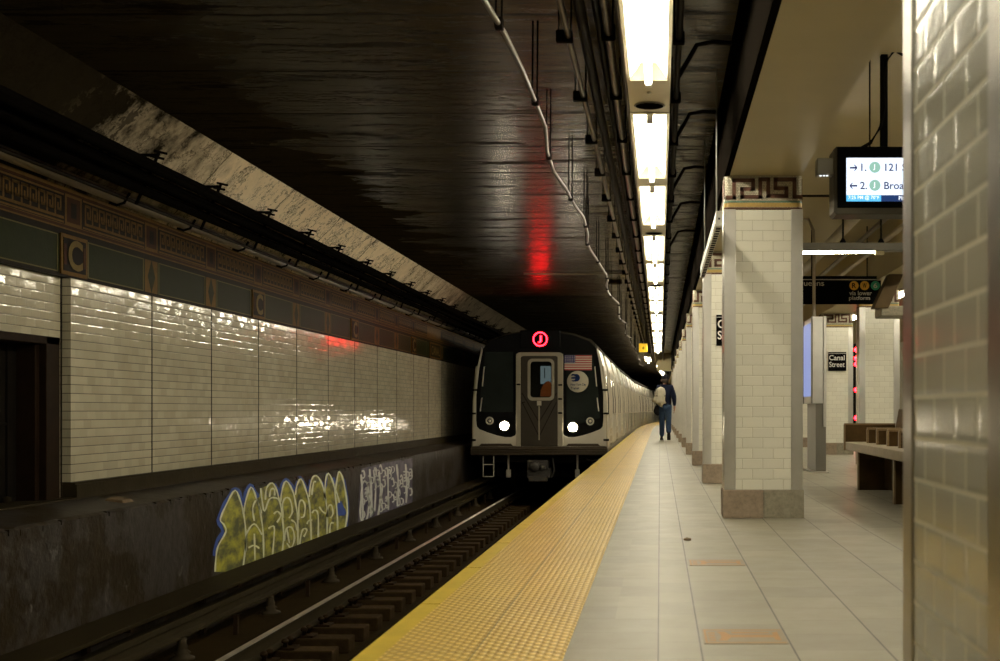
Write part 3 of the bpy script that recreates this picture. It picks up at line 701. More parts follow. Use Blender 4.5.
conduit('conduit', .115, 3.05, 3.5, 60, .020, M['conduit_dark'], 'black conduit running along the right side of the lamps', 'conduit', True, .003, 9, 1.45, None, 40, .035)
for i, y in enumerate((8.6, 10.6, 13.0, 15.2, 17.6)):
    mb = MB(); mb.tube([(.122, y, 3.08), (.17, y, 3.16), (.25, y, ZC-.05), (.36, y, ZC-.03), (.49, y+.02, ZC-.035)], .017, 8)
    tag(mb.build('branch_conduit', M['conduit_dark']), f'{ORD[i]} short curved conduit from the lamp row across to the black beam', 'conduit', 'branch conduits right of the lamps')
mb = MB(); mb.tube([(-2.5, 23.2, ZC-.03), (-1.8, 23.25, ZC-.035), (-1.1, 23.2, ZC-.03), (-.6, 23.2, ZC-.03)], .016, 8)
tag(mb.build('conduit', M['pipe_pale']), 'pale conduit crossing the dark ceiling just beyond the red reflection', 'conduit')
mb = MB(); mb.lathe((-.89, 24.8, ZC-.06), [(.0, 0), (.13, 0), (.15, .02), (.15, .06), (0, .06)], 18); tag(mb.build('junction_box', M['rust']), 'round rusty junction box on the dark ceiling beyond the red reflection', 'junction box')

# pipes along the left haunch
def side_run(x, z, r, mat, label, cat='cable', ax=.01, seed=1):
    mb = MB(); mb.tube(wobble(x, z, -3, 60, ax, 60, seed), r, 8); return tag(mb.build('cable' if cat == 'cable' else 'pipe', mat), label, cat, 'runs along the left haunch')
side_run(-4.40, 2.935, .055, M['soot_black'], 'uppermost thick black cable of the bundle on the left haunch', seed=1)
side_run(-4.44, 2.82, .058, M['soot_black'], 'second black cable from the top of the bundle on the left haunch', seed=2)
side_run(-4.46, 2.715, .046, M['soot_black'], 'third black cable from the top of the bundle on the left haunch', seed=3)
side_run(-4.30, 2.865, .034, M['soot_black'], 'slack black cable hanging in front of the bundle on the left haunch', ax=.016, seed=4)
side_run(-4.33, 2.765, .030, M['soot_black'], 'lower slim black cable in front of the bundle on the left haunch', ax=.010, seed=7)
side_run(-4.64, 2.655, .018, M['conduit_dark'], 'thin dark conduit just under the black cable bundle', ax=.006, seed=5)
side_run(-4.775, 2.69, .055, M['pipe_pale'], 'thick pale pipe lying along the top of the mosaic frieze', 'pipe', .002, 6)
for i in range(17):
    y = 10.9 + i*1.6 + random.uniform(-.1, .1)
    b = thing('cable_bracket', f'{ORD[i]} black cross-shaped cable bracket on the left haunch, counted from the front', 'bracket', (-4.45, y, 2.85), 'cable brackets on the left haunch')
    mb = MB(); mb.cyl((-4.545, y, 2.60), (-4.34, y, 3.06), .014, 6); mb.cyl((-4.36, y, 3.03), (-4.515, y, 3.03), .014, 6); mb.build('arm', M['soot_black'], b)
    mb = MB(); mb.cyl((-4.39, y-.065, 3.01), (-4.33, y+.065, 3.01), .012, 6); mb.cyl((-4.37, y-.04, 3.06), (-4.29, y+.04, 3.05), .011, 6); mb.build('crossbar', M['soot_black'], b)
    mb = MB(); mb.tube([(-4.60, y, 2.70), (-4.66, y+.03, 2.62), (-4.72, y+.02, 2.60), (-4.78, y, 2.62)], .012, 6); mb.build('strap', M['soot_black'], b)

# ------------------------------------------------------------------ track
def rail(x, label):
    r = thing('running_rail', label, 'rail', (x, 0, -1.26), 'running rails')
    mb = MB(); mb.prism([(x-.07, -1.26), (x+.07, -1.26), (x+.07, -1.248), (x+.012, -1.228), (x+.009, -1.145), (x+.034, -1.132), (x+.034, -1.112), (x-.034, -1.112), (x-.034, -1.132), (x-.009, -1.145), (x-.012, -1.228), (x-.07, -1.248)], 'y', -3, 110)
    mb.build('web', M['rail_side'], r)
    mb = MB(); mb.prism([(x-.028, -1.112), (x+.028, -1.112), (x+.026, -1.103), (x+.016, -1.0985), (x-.016, -1.0985), (x-.026, -1.103)], 'y', -3, 110); mb.build('rail_head', M['rail_top'], r)
rail(-3.387, 'polished running rail nearest the left wall'); rail(-1.953, 'running rail tucked under the platform edge')
GT = 'wooden tie blocks under the left running rail'
def tie(y, label):
    t_ = thing('tie_block', label, 'railway tie', (-3.24, y, -1.42), GT)
    mb = MB(); mb.box(-3.66, -2.86, y-.12, y+.12, -1.42, -1.283); mb.build('block', M['wood_tie'], t_, .012)
    mb = MB(); mb.box(-3.55, -3.20, y-.09, y+.09, -1.283, -1.262); mb.build('tie_plate', M['rust'], t_, .004)
    for sx, dy in ((-3.29, -.055), (-3.275, .05), (-3.485, .05)):
        mb = MB(); mb.lathe((sx, y+dy, -1.262), [(.0, 0), (.017, 0), (.017, .035), (.032, .04), (.034, .06), (.022, .075), (.0, .08)], 8); mb.build('spike', M['rust'], t_)
    return t_
Y0 = 9.98; tt = tie(Y0, 'x'); tt['label'] = 'nearest wooden tie block at the bottom edge of the picture, under the left rail'
for i in range(1, 31): dup(tt, (-3.24, Y0+.592*i, -1.42), f'{ORD[i]} wooden tie block along the left rail, counted from the bottom of the picture', GT)
# third rail
t_ = thing('third_rail', 'third rail with cover board along the low graffitied wall', 'rail', (-4.07, 0, -1.27))
mb = MB(); x = -4.05; mb.prism([(x-.06, -1.09), (x+.06, -1.09), (x+.06, -1.07), (x+.018, -1.05), (x+.018, -.99), (x+.045, -.975), (x+.045, -.925), (x-.045, -.925), (x-.045, -.975), (x-.018, -.99), (x-.018, -1.05), (x-.06, -1.07)], 'y', -3, 110); mb.build('conductor', M['rail_side'], t_)
mb = MB(); mb.box(-4.26, -3.90, -3, 110, -.80, -.765); mb.box(-4.26, -4.23, -3, 110, -.87, -.80); mb.build('cover_board', M['cover'], t_, .004)
for i in range(12):
    y = 9.4+i*2.4
    mb = MB(); mb.box(-4.28, -3.92, y-.03, y+.03, -.83, -.80); mb.box(-4.285, -4.24, y-.03, y+.03, -1.27, -.80); mb.build('bracket', M['rust'], t_)
    mb = MB(); mb.box(-3.97, -3.93, y-.022, y+.022, -1.27, -1.09); mb.build('foot', M['rust'], t_)
    y += 1.2; mb = MB(); mb.lathe((-4.0, y, -1.27), [(.10, 0), (.10, .02), (.055, .04), (.07, .06), (.04, .085), (.045, .10), (.035, .14), (.035, .18)], 14); mb.build('insulator', M['insul'], t_)
mb = MB()
for k_ in range(3):
    mb.tube([(-3.22+.10*k_, 9.75, -1.27), (-3.18+.10*k_, 9.86, -1.19), (-3.08+.10*k_, 10.0, -1.18), (-3.02+.1*k_, 10.12, -1.24), (-2.98+.1*k_, 10.14, -1.40)], .016, 8)
tag(mb.build('cable', M['rust']), 'looped brown bonding cable beside the left rail at the bottom edge', 'cable')

# ------------------------------------------------------------------ graffiti on the low wall
XG = -4.3
def gp(u, v, d):
    px, py = 210+u/4.724, 450+v/4.724; Y = -XG*F/(660-px); return (XG+d, Y, H-(py-410)*Y/F)
def gstroke(mb, pts, w, d):
    P2 = [Vector(p) for p in pts]; Q = []
    for i in range(len(P2)-1):                     # round the corners of hand-drawn strokes
        for t in (0, .34, .67):
            p0, p1, p2, p3 = P2[max(i-1, 0)], P2[i], P2[i+1], P2[min(i+2, len(P2)-1)]
            Q.append(.5*((2*p1)+(p2-p0)*t+(2*p0-5*p1+4*p2-p3)*t*t+(3*p1-p0-3*p2+p3)*t**3))
    Q.append(P2[-1]); L_, R_ = [], []
    for i, p in enumerate(Q):
        d_ = (Q[min(i+1, len(Q)-1)]-Q[max(i-1, 0)]).normalized(); n_ = Vector((-d_.y, d_.x))*w/2*(1+.25*math.sin(i*1.7)); L_.append(gp(*(p+n_), d)); R_.append(gp(*(p-n_), d))
    k_ = len(Q); mb.add(L_+R_, [(i, i+1, k_+i+1, k_+i) for i in range(k_-1)])
def gfill(mb, pts, d):
    mb.flat([gp(u, v, d) for u, v in pts], [(u, -v) for u, v in pts])
g = thing('graffiti', 'large yellow and olive graffiti piece with white outlines and blue edges', 'graffiti', (XG, 13, -.6))
sil = [(20,575),(35,450),(70,385),(45,325),(80,245),(115,190),(140,240),(155,300),(165,240),(190,175),(225,235),(240,180),(265,170),(290,155),(310,190),(330,230),(338,185),(355,145),(385,190),(400,212),(425,135),(450,190),(463,215),(475,140),(500,120),(525,160),(538,205),(555,110),(580,160),(590,190),(603,108),(612,106),(625,140),(640,220),(645,300),(632,393),(400,478),(260,535),(150,576)]
mb = MB(); gfill(mb, sil, .004); mb.build('fill', M['spray_olive'], g)
mb = MB()
for pts, w in (([(18,500),(30,430),(58,385),(36,330),(66,255),(104,190)], 16), ([(100,195),(122,183),(142,215),(156,262),(166,205),(186,166),(212,200),(226,225)], 17), ([(300,160),(322,190),(330,215),(335,165),(356,138),(385,165),(400,195),(408,150),(425,128),(452,175),(463,195),(470,140)], 12), ([(528,150),(540,190),(550,110)], 10), ([(630,135),(647,215),(651,300),(640,390)], 8), ([(600,255),(616,270),(622,310)], 34), ([(580,130),(592,165)], 12)):
    gstroke(mb, pts, w, .006)
mb.build('blue_edge', M['spray_blue'], g)
mb = MB()
for pts in ([(20,575),(25,500),(36,450),(72,385),(60,350),(45,325),(80,245),(115,190),(140,240),(155,300),(165,380),(165,450),(150,575)], [(155,300),(165,240),(190,175),(215,225),(235,300),(248,400),(250,540)],
    [(165,480),(170,400),(190,360),(212,352),(242,400)], [(178,462),(205,450),(230,465)], [(206,395),(209,520)], [(206,335),(198,275),(218,238),(240,300)], [(236,180),(243,240),(254,290),(275,235),(300,225),(325,240),(336,300),(345,400),(336,505)],
    [(258,235),(264,180),(290,155),(312,190),(324,240)], [(278,222),(284,187),(300,185),(302,215)], [(272,372),(290,360),(301,378),(290,520)], [(298,302),(315,290),(331,310),(313,342)],
    [(330,245),(337,190),(356,146),(386,190),(401,250),(411,330),(412,470)], [(341,320),(340,252),(356,225),(376,236),(386,290),(370,322)], [(348,430),(352,390),(364,365),(386,370),(396,420),(380,462),(360,440)], [(360,375),(372,440)], [(380,330),(400,345),(408,380)],
    [(400,212),(407,170),(426,136),(450,190),(466,250),(472,330),(476,452)], [(415,330),(418,255),(431,236),(446,262),(441,312),(425,318)], [(418,462),(428,395),(440,372),(455,378),(440,410)], [(455,350),(462,335),(480,330)],
    [(465,222),(476,142),(500,121),(526,160),(541,220),(551,300),(549,422)], [(478,298),(493,284),(508,308),(508,432)], [(513,268),(528,290),(544,300)], [(540,232),(542,152),(556,110),(581,160),(591,230),(599,320),(600,410)], [(550,322),(556,268),(572,262),(578,300),(566,322)], [(562,420),(566,350),(582,345)],
    [(590,187),(602,113),(612,106),(626,140),(641,220),(646,300),(631,396)], [(590,187),(600,215),(609,250)], [(478,212),(486,155),(498,150)]):
    gstroke(mb, pts, 7.5, .008)
mb.build('white_outline', M['spray_white'], g)
g = thing('graffiti', 'smaller purple and white scribbled graffiti past the yellow one', 'graffiti', (XG, 19.5, -.5))
mb = MB(); gfill(mb, [(698,362),(700,230),(712,88),(830,60),(955,38),(955,255),(830,312)], .004); mb.build('fill', M['spray_purple'], g)
mb = MB(); r = random.Random(5)
for i in range(17):
    u = 716+i*14; top = 88-(u-712)*.2+10; bot = 350-(u-700)*.40-10
    if i % 3 == 0: gstroke(mb, [(u-4,top+r.uniform(0,30)),(u+r.uniform(-6,6),(top+bot)/2),(u+r.uniform(-4,6),bot)], 8, .006)
    for _ in range(3):
        v = r.uniform(top, bot-30); a = r.uniform(-1, 1)
        gstroke(mb, [(u,v),(u+8+4*a,v+10*a-6),(u+12,v+22),(u+2,v+30)], r.uniform(4, 7), .007)
gstroke(mb, [(712,230),(718,160),(735,150),(748,200),(745,300),(725,345),(708,310),(712,230)], 8, .007); gstroke(mb, [(752,90),(758,200),(765,300)], 8, .007); gstroke(mb, [(770,95),(780,180),(776,290)], 7, .007); gstroke(mb, [(795,160),(812,170),(800,250),(790,330)], 9, .007)
mb.build('scribble', M['spray_pale'], g)
mb = MB(); x_, y_, z_ = -4.55, 10.6, .05
mb.add([(x_-.09,y_-.08,z_),(x_+.10,y_-.10,z_-.012),(x_+.12,y_+.09,z_-.012),(x_-.07,y_+.12,z_+.005),(x_-.06,y_-.05,z_+.035),(x_+.09,y_-.09,z_+.02),(x_+.10,y_+.07,z_+.022),(x_-.04,y_+.08,z_+.05)], [(3,2,1,0),(4,5,6,7),(0,1,5,4),(1,2,6,5),(2,3,7,6),(3,0,4,7)])
tag(mb.build('brick_fragment', M['brick'], None, .012), 'broken tan brick fragment lying on the dirty ledge below the tile wall', 'rubble')

# ------------------------------------------------------------------ small floor things
def sticker(y0, y1, label):
    s = thing('floor_sticker', label, 'floor sticker', (.3, y0, 0), 'worn floor stickers')
    x0, x1 = .155, .452
    mb = MB(); mb.box(x0, x1, y0, y1, .0005, .0018); mb.build('backing', M['sticker'], s)
    w, d = x1-x0, y1-y0; z = .0024; mb = MB()
    def q(pts): mb.flat([(x0+a*w, y0+b*d, z) for a, b in pts], [(a, b) for a, b in pts])
    q([(.02,.05),(.98,.05),(.98,.10),(.02,.10)]); q([(.02,.90),(.98,.90),(.98,.95),(.02,.95)]); q([(.02,.1),(.045,.1),(.045,.9),(.02,.9)])
    for b in (.18, .34, .50, .66): q([(.07,b),(.15,b),(.15,b+.09),(.07,b+.09)])
    q([(.18,.2),(.28,.2),(.34,.42),(.86,.42),(.86,.58),(.34,.58),(.28,.8),(.18,.8),(.22,.6),(.22,.4)]); q([(.86,.25),(.93,.2),(.93,.8),(.86,.75)]); q([(.36,.68),(.82,.70),(.82,.76),(.36,.8)])
    mb.build('print', M['sticker_print'], s)
sticker(4.43, 4.73, 'worn orange floor sticker nearest the bottom of the picture'); sticker(6.66, 6.92, 'worn orange floor sticker farther up the platform, before the full column')
mb = MB(); X_, Y_, _ = at(687, 541.5, 7.9); mb.tube([(X_-.02, Y_, .012), (X_, Y_+.006, .014), (X_+.025, Y_, .012)], [.006, .012, .008], 8); tag(mb.build('leaf_scrap', M['wood_edge']), 'small curled brown scrap on the platform floor near a tile joint', 'litter')

# ------------------------------------------------------------------ right side: monitor, lamp, sign, kiosk, bench
YM = 8.9; sM = F/YM
def mx(px): return (px-660)/sM
def mz(py): return H+(410-py)/sM
d = thing('departure_display', 'hanging departure monitor with bright white screen and black frame', 'monitor', (1.75, YM, mz(216)))
L_, R_, T_, B_ = mx(834), mx(834)+1.02, mz(146), mz(214)
mb = MB(); mb.prism([(L_, B_+.02), (L_+.02, B_), (R_-.02, B_), (R_, B_+.02), (R_, T_-.02), (R_-.02, T_), (L_+.02, T_), (L_, T_-.02)], 'y', YM+.012, YM+.26); mb.build('case', M['case'], d, .01)
mb = MB(); mb.box(L_+.025, R_-.025, YM-.004, YM+.012, B_+.045, T_-.005); mb.build('bezel', M['sign_black'], d, .004)
S0, S1, SB, ST = mx(846.3), R_-.09, mz(201.5), mz(158)
zb = mz(195.2)
mb = MB(); mb.box(S0, S1, YM-.0065, YM-.004, zb, ST); sc = mb.build('screen', M['screen'], d)
mb = MB(); mb.box(S0, mx(881), YM-.0065, YM-.004, SB, zb); mb.mat(1).box(mx(881), S1, YM-.0065, YM-.004, SB, zb); mb.build('status_bar', [M['screen_cyan'], M['screen_navy']], d)
mb = MB(); yt = YM-.0085
def mt(s, px, pyb, h, th=0.0, w=None): text(mb, s, lambda u, v: (mx(px)+u, yt, mz(pyb)+v), w, h, th)
for a_ in (('1.', 861, 171.3), ('2.', 860, 189.5), ('121 St', 885, 171.3), ('Broad St', 884, 189.5)):
    mb = MB(); mt(*a_, 7.6/sM, .015); mb.build('departure_text', M['screen_ink'], sc)
for py, sgn in ((168, 1), (186, -1)):
    cx_ = mx(853.3); z_ = mz(py); a = .026; mb = MB()
    mb.box(cx_-a, cx_+a, yt-.0005, yt, z_-.006, z_+.006); tip = cx_+sgn*a
    for q in (-1, 1): mb.add([(tip, yt, z_+.005), (tip-sgn*.02, yt, z_+q*.02+.005), (tip-sgn*.02, yt, z_+q*.02-.005), (tip, yt, z_-.005)], [(0, 1, 2, 3)])
    mb.build('arrow', M['screen_ink'], sc)
mb = MB()
for py in (167.5, 185.5): mb.disc((mx(874.7), YM-.0085, mz(py)), 5.6/sM, 24)
mb.build('route_bullet', M['screen_mint'], sc)
mb = MB(); yt = YM-.0105; mt('J', 873, 170.5, 6/sM, .03); mt('J', 873, 188.5, 6/sM, .03); mb.build('bullet_letter', M['screen_txt'], sc); mb = MB(); mt('7:25 PM @ 70°F', 848, 200.3, None, .01, 31/sM); mt('Platform', 898.5, 200.3, 4/sM, .01)
mb.build('light_text', M['screen_txt'], sc)
mb = MB(); mb.box(mx(817.5), L_+.005, YM+.03, YM+.14, mz(174), mz(157)); bx_ = mb.build('sensor_box', M['grey_paint'], d, .008)
mb = MB()
for q in (821.5, 825, 828): mb.lathe((mx(q), YM+.05, mz(174)-.006), [(.0, 0), (.008, 0), (.008, .01), (0, .01)], 10)
mb.build('sensor_lamp', M['screen_txt'], bx_)
mb = MB(); mb.box(mx(883.5), mx(890.5), YM+.10, YM+.15, T_, ZC); mb.build('pole', M['black'], d, .004)
mb = MB(); mb.tube([(mx(905), YM+.08, ZC-.01), (mx(896), YM+.06, mz(48)), (mx(887), YM+.05, mz(60)), (mx(884), YM+.05, mz(80)), (mx(886), YM+.05, mz(105)), (mx(882), YM+.05, mz(125)), (mx(872), YM+.06, mz(141)), (mx(862), YM+.08, mz(146.5))], .012, 8); mb.build('cable', M['black'], d)
mb = MB(); mb.cyl((mx(874.5), YM+.2, T_), (mx(874.5), YM+.2, ZC), .006, 6); mb.build('hanger_rod', M['black'], d)

YL = 12.5; s = F/YL; X1 = lambda p: (p-660)/s; Z1 = lambda q: H+(410-q)/s
f = thing('ceiling_light', 'horizontal fluorescent fixture across the right bay, below the monitor', 'ceiling light', (1.9, YL, Z1(252)))
mb = MB(); mb.box(1.2, 2.75, YL-.07, YL+.07, Z1(251.5), Z1(243.5)); mb.build('housing', M['grey_paint'], f, .006)
mb = MB(); mb.cyl((1.28, YL-.03, Z1(253.4)), (X1(874), YL-.03, Z1(252.4)), .011, 12); mb.build('tube', M['tube'], f)
for q in (1.25, X1(879)):
    mb = MB(); mb.box(q-.045, q+.045, YL-.05, YL+.02, Z1(255.3), Z1(251.5)); mb.build('socket', M['cream'], f, .005)
for p in (843, 881):
    mb = MB(); mb.cyl((X1(p), YL, Z1(243.5)), (X1(p), YL, ZC), .010, 6); mb.lathe((X1(p), YL, Z1(243.5)), [(.03, 0), (.03, .02), (.012, .05)], 8); mb.build('hanger', M['black'], f)

YQ = 17.4; s2 = F/YQ; X2 = lambda p: (p-660)/s2; Z2 = lambda q: H+(410-q)/s2
q = thing('direction_sign', 'black hanging sign with yellow and green route bullets, lettering Queens', 'sign', (1.9, YQ, Z2(304)))
mb = MB(); mb.box(1.12, X2(881), YQ, YQ+.06, Z2(304), Z2(276)); mb.build('panel', M['sign_black'], q, .004)
mb = MB(); mb.box(1.12, X2(881), YQ-.002, YQ, Z2(280), Z2(279.2)); mb.build('stripe', M['sign_cream'], q)
mb = MB(); text(mb, 'Queens', lambda u, v: (X2(796.5)+u, YQ-.003, Z2(286.8)+v), 27.5/s2, 6.4/s2, .01); text(mb, 'via lower', lambda u, v: (X2(849.3)+u, YQ-.003, Z2(295.3)+v), 22.5/s2, 4.4/s2, .015); text(mb, 'platform', lambda u, v: (X2(849.0)+u, YQ-.003, Z2(301)+v), 21/s2, 5/s2, .015); mb.build('lettering', M['sign_cream'], q)
for ch, p, mt_, im in (('R', 854, M['r_yellow'], M['sign_black']), ('W', 864.6, M['r_yellow'], M['sign_black']), ('6', 875.3, M['r_green'], M['sign_cream'])):
    mb = MB(); mb.disc((X2(p), YQ-.003, Z2(285.6)), 4.6/s2, 24); bl = mb.build('route_bullet', mt_, q)
    mb = MB(); text(mb, ch, lambda u, v: (X2(p)-2.0/s2+u, YQ-.005, Z2(288.1)+v), 4.0/s2, 5.0/s2, .02); mb.build('bullet_letter', im, bl)
for p in (867.5, 812):
    mb = MB(); mb.cyl((X2(p), YQ+.03, Z2(276)), (X2(p), YQ+.03, ZC), .009, 8); mb.build('hanger', M['black'], q)

# kiosk seen edge-on
kz = lambda q: H+(410-q)*16.5/F
k_ = thing('information_kiosk', 'tall grey steel kiosk with a bluish screen on its left face', 'kiosk', (2.08, 16.9, 0))
mb = MB(); mb.box(2.03, 2.165, 16.5, 17.45, 0, .92); mb.build('post', M['grey_paint'], k_, .006)
mb = MB(); mb.box(1.985, 2.125, 16.48, 17.5, .905, kz(316.5)); mb.build('cabinet', M['steel'], k_, .006)
mb = MB(); mb.box(2.127, 2.165, 16.47, 17.5, .60, kz(316)); mb.build('side_trim', M['steel'], k_, .004)
mb = MB(); mb.box(1.978, 1.985, 16.56, 17.44, 1.0, kz(322)); mb.build('screen', M['kiosk_screen'], k_)
mb = MB(); mb.box(1.972, 1.986, 16.48, 16.56, .905, kz(316.5)); mb.box(1.972, 1.986, 17.44, 17.5, .905, kz(316.5)); mb.build('screen_frame', M['grey_paint'], k_)
mb = MB(); mb.box(1.975, 2.2, 16.44, 17.52, 0, .02); mb.build('base_plate', M['steel'], k_, .003)
mb = MB(); xk = (814-660)*16.7/F; mb.tube([(xk, 16.7, kz(317)), (xk, 16.7, kz(245)), (xk-.01, 16.7, kz(228)), (xk-.08, 16.7, kz(217)), (xk-.25, 16.7, kz(214)), (1.08, 16.7, kz(214))], .022, 8); mb.build('conduit', M['pipe_pale'], k_)

# wooden bench
b = thing('bench', 'dark wooden bench with seat dividers behind the blurred column', 'bench', (2.2, 11.2, 0))
mb = MB(); mb.box(1.93, 2.50, 8.6, 13.22, .405, .49); mb.build('seat', M['wood_pale'], b, .01)
mb = MB(); mb.prism([(2.40, .49), (2.50, .49), (2.56, .82), (2.46, .83)], 'y', 8.6, 13.05); mb.build('backrest', M['wood'], b, .006)
for i in range(8):
    y = 12.62-i*.56
    mb = MB(); mb.box(2.075, 2.40, y-.022, y+.022, .49, .625); dv = mb.build('divider', M['wood'], b, .006)
    mb = MB(); mb.box(2.065, 2.40, y-.028, y+.028, .625, .645); mb.box(2.06, 2.078, y-.024, y+.024, .49, .627); mb.build('divider_cap', M['wood_edge'], dv, .003)
mb = MB(); mb.box(1.925, 2.45, 13.17, 13.22, .49, .665); ep = mb.build('end_panel', M['wood'], b, .006)
mb = MB(); mb.box(1.92, 2.45, 13.165, 13.225, .665, .682); mb.box(1.915, 1.93, 13.165, 13.225, .40, .67); mb.build('panel_cap', M['wood_edge'], ep, .003)
for y in (13.0, 11.02, 9.05):
    mb = MB(); mb.box(2.04, 2.50, y-.035, y+.035, 0, .405); lg = mb.build('leg', M['wood'], b, .008)
    mb = MB(); mb.box(2.03, 2.045, y-.04, y+.04, 0, .405); mb.build('leg_edge', M['wood_edge'], lg)
mb = MB(); mb.box(2.30, 2.34, 9.05, 13.0, .02, .40); mb.build('stretcher', M['wood'], b)

# slanting strut and ducts above the sign
mb = MB(); p0 = Vector(at(881, 308, 16.6)); p1 = Vector(at(905, 255, 16.6)); w_ = .10
mb.add([p0+Vector((-w_, 0, 0)), p0+Vector((w_, 0, 0)), p1+Vector((w_*.9, 0, 0)), p1+Vector((-w_*.9, 0, 0)), p0+Vector((-w_, .25, 0)), p0+Vector((w_, .25, 0)), p1+Vector((w_*.9, .25, 0)), p1+Vector((-w_*.9, .25, 0))], [(0,1,2,3),(7,6,5,4),(0,4,5,1),(1,5,6,2),(2,6,7,3),(3,7,4,0)])
tag(mb.build('ceiling_strut', M['strut'], None, .01), 'slanting dark brown strut beside the sign with route bullets', 'strut')
mb = MB(); mb.box(2.9, 3.6, 16.62, 17.1, 2.05, 2.19); tag(mb.build('ceiling_duct', M['granite'], None, .02), 'stubby grey duct box at the foot of the slanting strut', 'duct')
for (pa, pb, r, m_, lab) in (((-.0, 0), 0, .06, 'pipe_pale', 'thick pale duct running back above the black direction sign'), ((.35, 0), 0, .03, 'conduit', 'slim brown conduit right of the thick pale duct'), ((.65, 0), 0, .035, 'pipe_pale', 'pale pipe farthest right above the direction sign')):
    x_ = 2.15+pa[0]; mb = MB(); mb.tube([(x_, 13.2, 2.95), (x_+.02, 18, 2.93), (x_+.05, 27.6, 2.92)], r, 10); tag(mb.build('ceiling_pipe', M[m_]), lab, 'pipe', 'pipes above the direction sign')
mb = MB(); mb.cyl((1.07, 11.0, 2.68), (2.98, 11.0, 2.68), .011, 8); tag(mb.build('ceiling_pipe', M['conduit_dark']), 'dark pipe crossing the cream ceiling behind the monitor', 'pipe')

# perforated tray hanging beside the beam
t_ = thing('cable_tray', 'narrow white perforated tray hanging along the beam, left of the full column', 'tray', (.42, 10.5, 2.12))
mb = MB(); mb.box(.397, .442, 9.0, 12.5, 2.125, 2.235); mb.build('tray', M['white_paint'], t_, .004)
mb = MB()
for i in range(26):
    y = 9.08+i*.131; mb.box(.403, .436, y, y+.06, 2.122, 2.1255)
    mb.box(.3955, .3975, y, y+.06, 2.135, 2.155)
mb.disc((.42, 8.9985, 2.18), .008, 10); mb.build('slots', M['black'], t_)
for y in (9.4, 11.9):
    mb = MB(); mb.cyl((.42, y, 2.235), (.42, y, ZC), .006, 6); mb.build('hanger_rod', M['grey_paint'], t_)

# yellow hanging sign over the far track edge
y_ = 40.0; cx_, _, cz = at(643.3, 347.8, y_)
s_ = thing('hanging_sign', 'small yellow hanging marker sign with a black figure above the train', 'sign', (cx_, y_, cz-.14))
mb = MB(); mb.box(cx_-.14, cx_+.14, y_, y_+.02, cz-.14, cz+.14); mb.build('plate', M['safety_yellow'], s_, .004)
mb = MB(); text(mb, '8', lambda u, v: (cx_-.028+u, y_-.003, cz-.05+v), .058, .085, .02); mb.build('figure', M['sign_black'], s_)
mb = MB(); mb.cyl((cx_-.09, y_+.01, cz+.14), (cx_-.09, y_+.01, ZC), .012, 6); mb.cyl((cx_+.09, y_+.01, cz+.14), (cx_+.09, y_+.01, ZC), .012, 6); mb.build('hanger', M['soot_black'], s_)

# red signal on the far right track edge
s_ = thing('signal_post', 'black post with glowing red lights between the two far columns', 'signal', (4.97, 32, 0))
mb = MB(); mb.box(4.88, 5.06, 32, 32.2, 0, 2.5); mb.build('post', M['black'], s_, .01)
for zz in (.40, .62, 1.33, 1.98, 2.12, 2.34):
    mb = MB(); mb.lathe((4.97, 31.985, zz), [(.0, -.012), (.055, -.008), (.065, .0), (.065, .02)], 14, 'y'); mb.build('red_lamp', M['red_on'], s_)

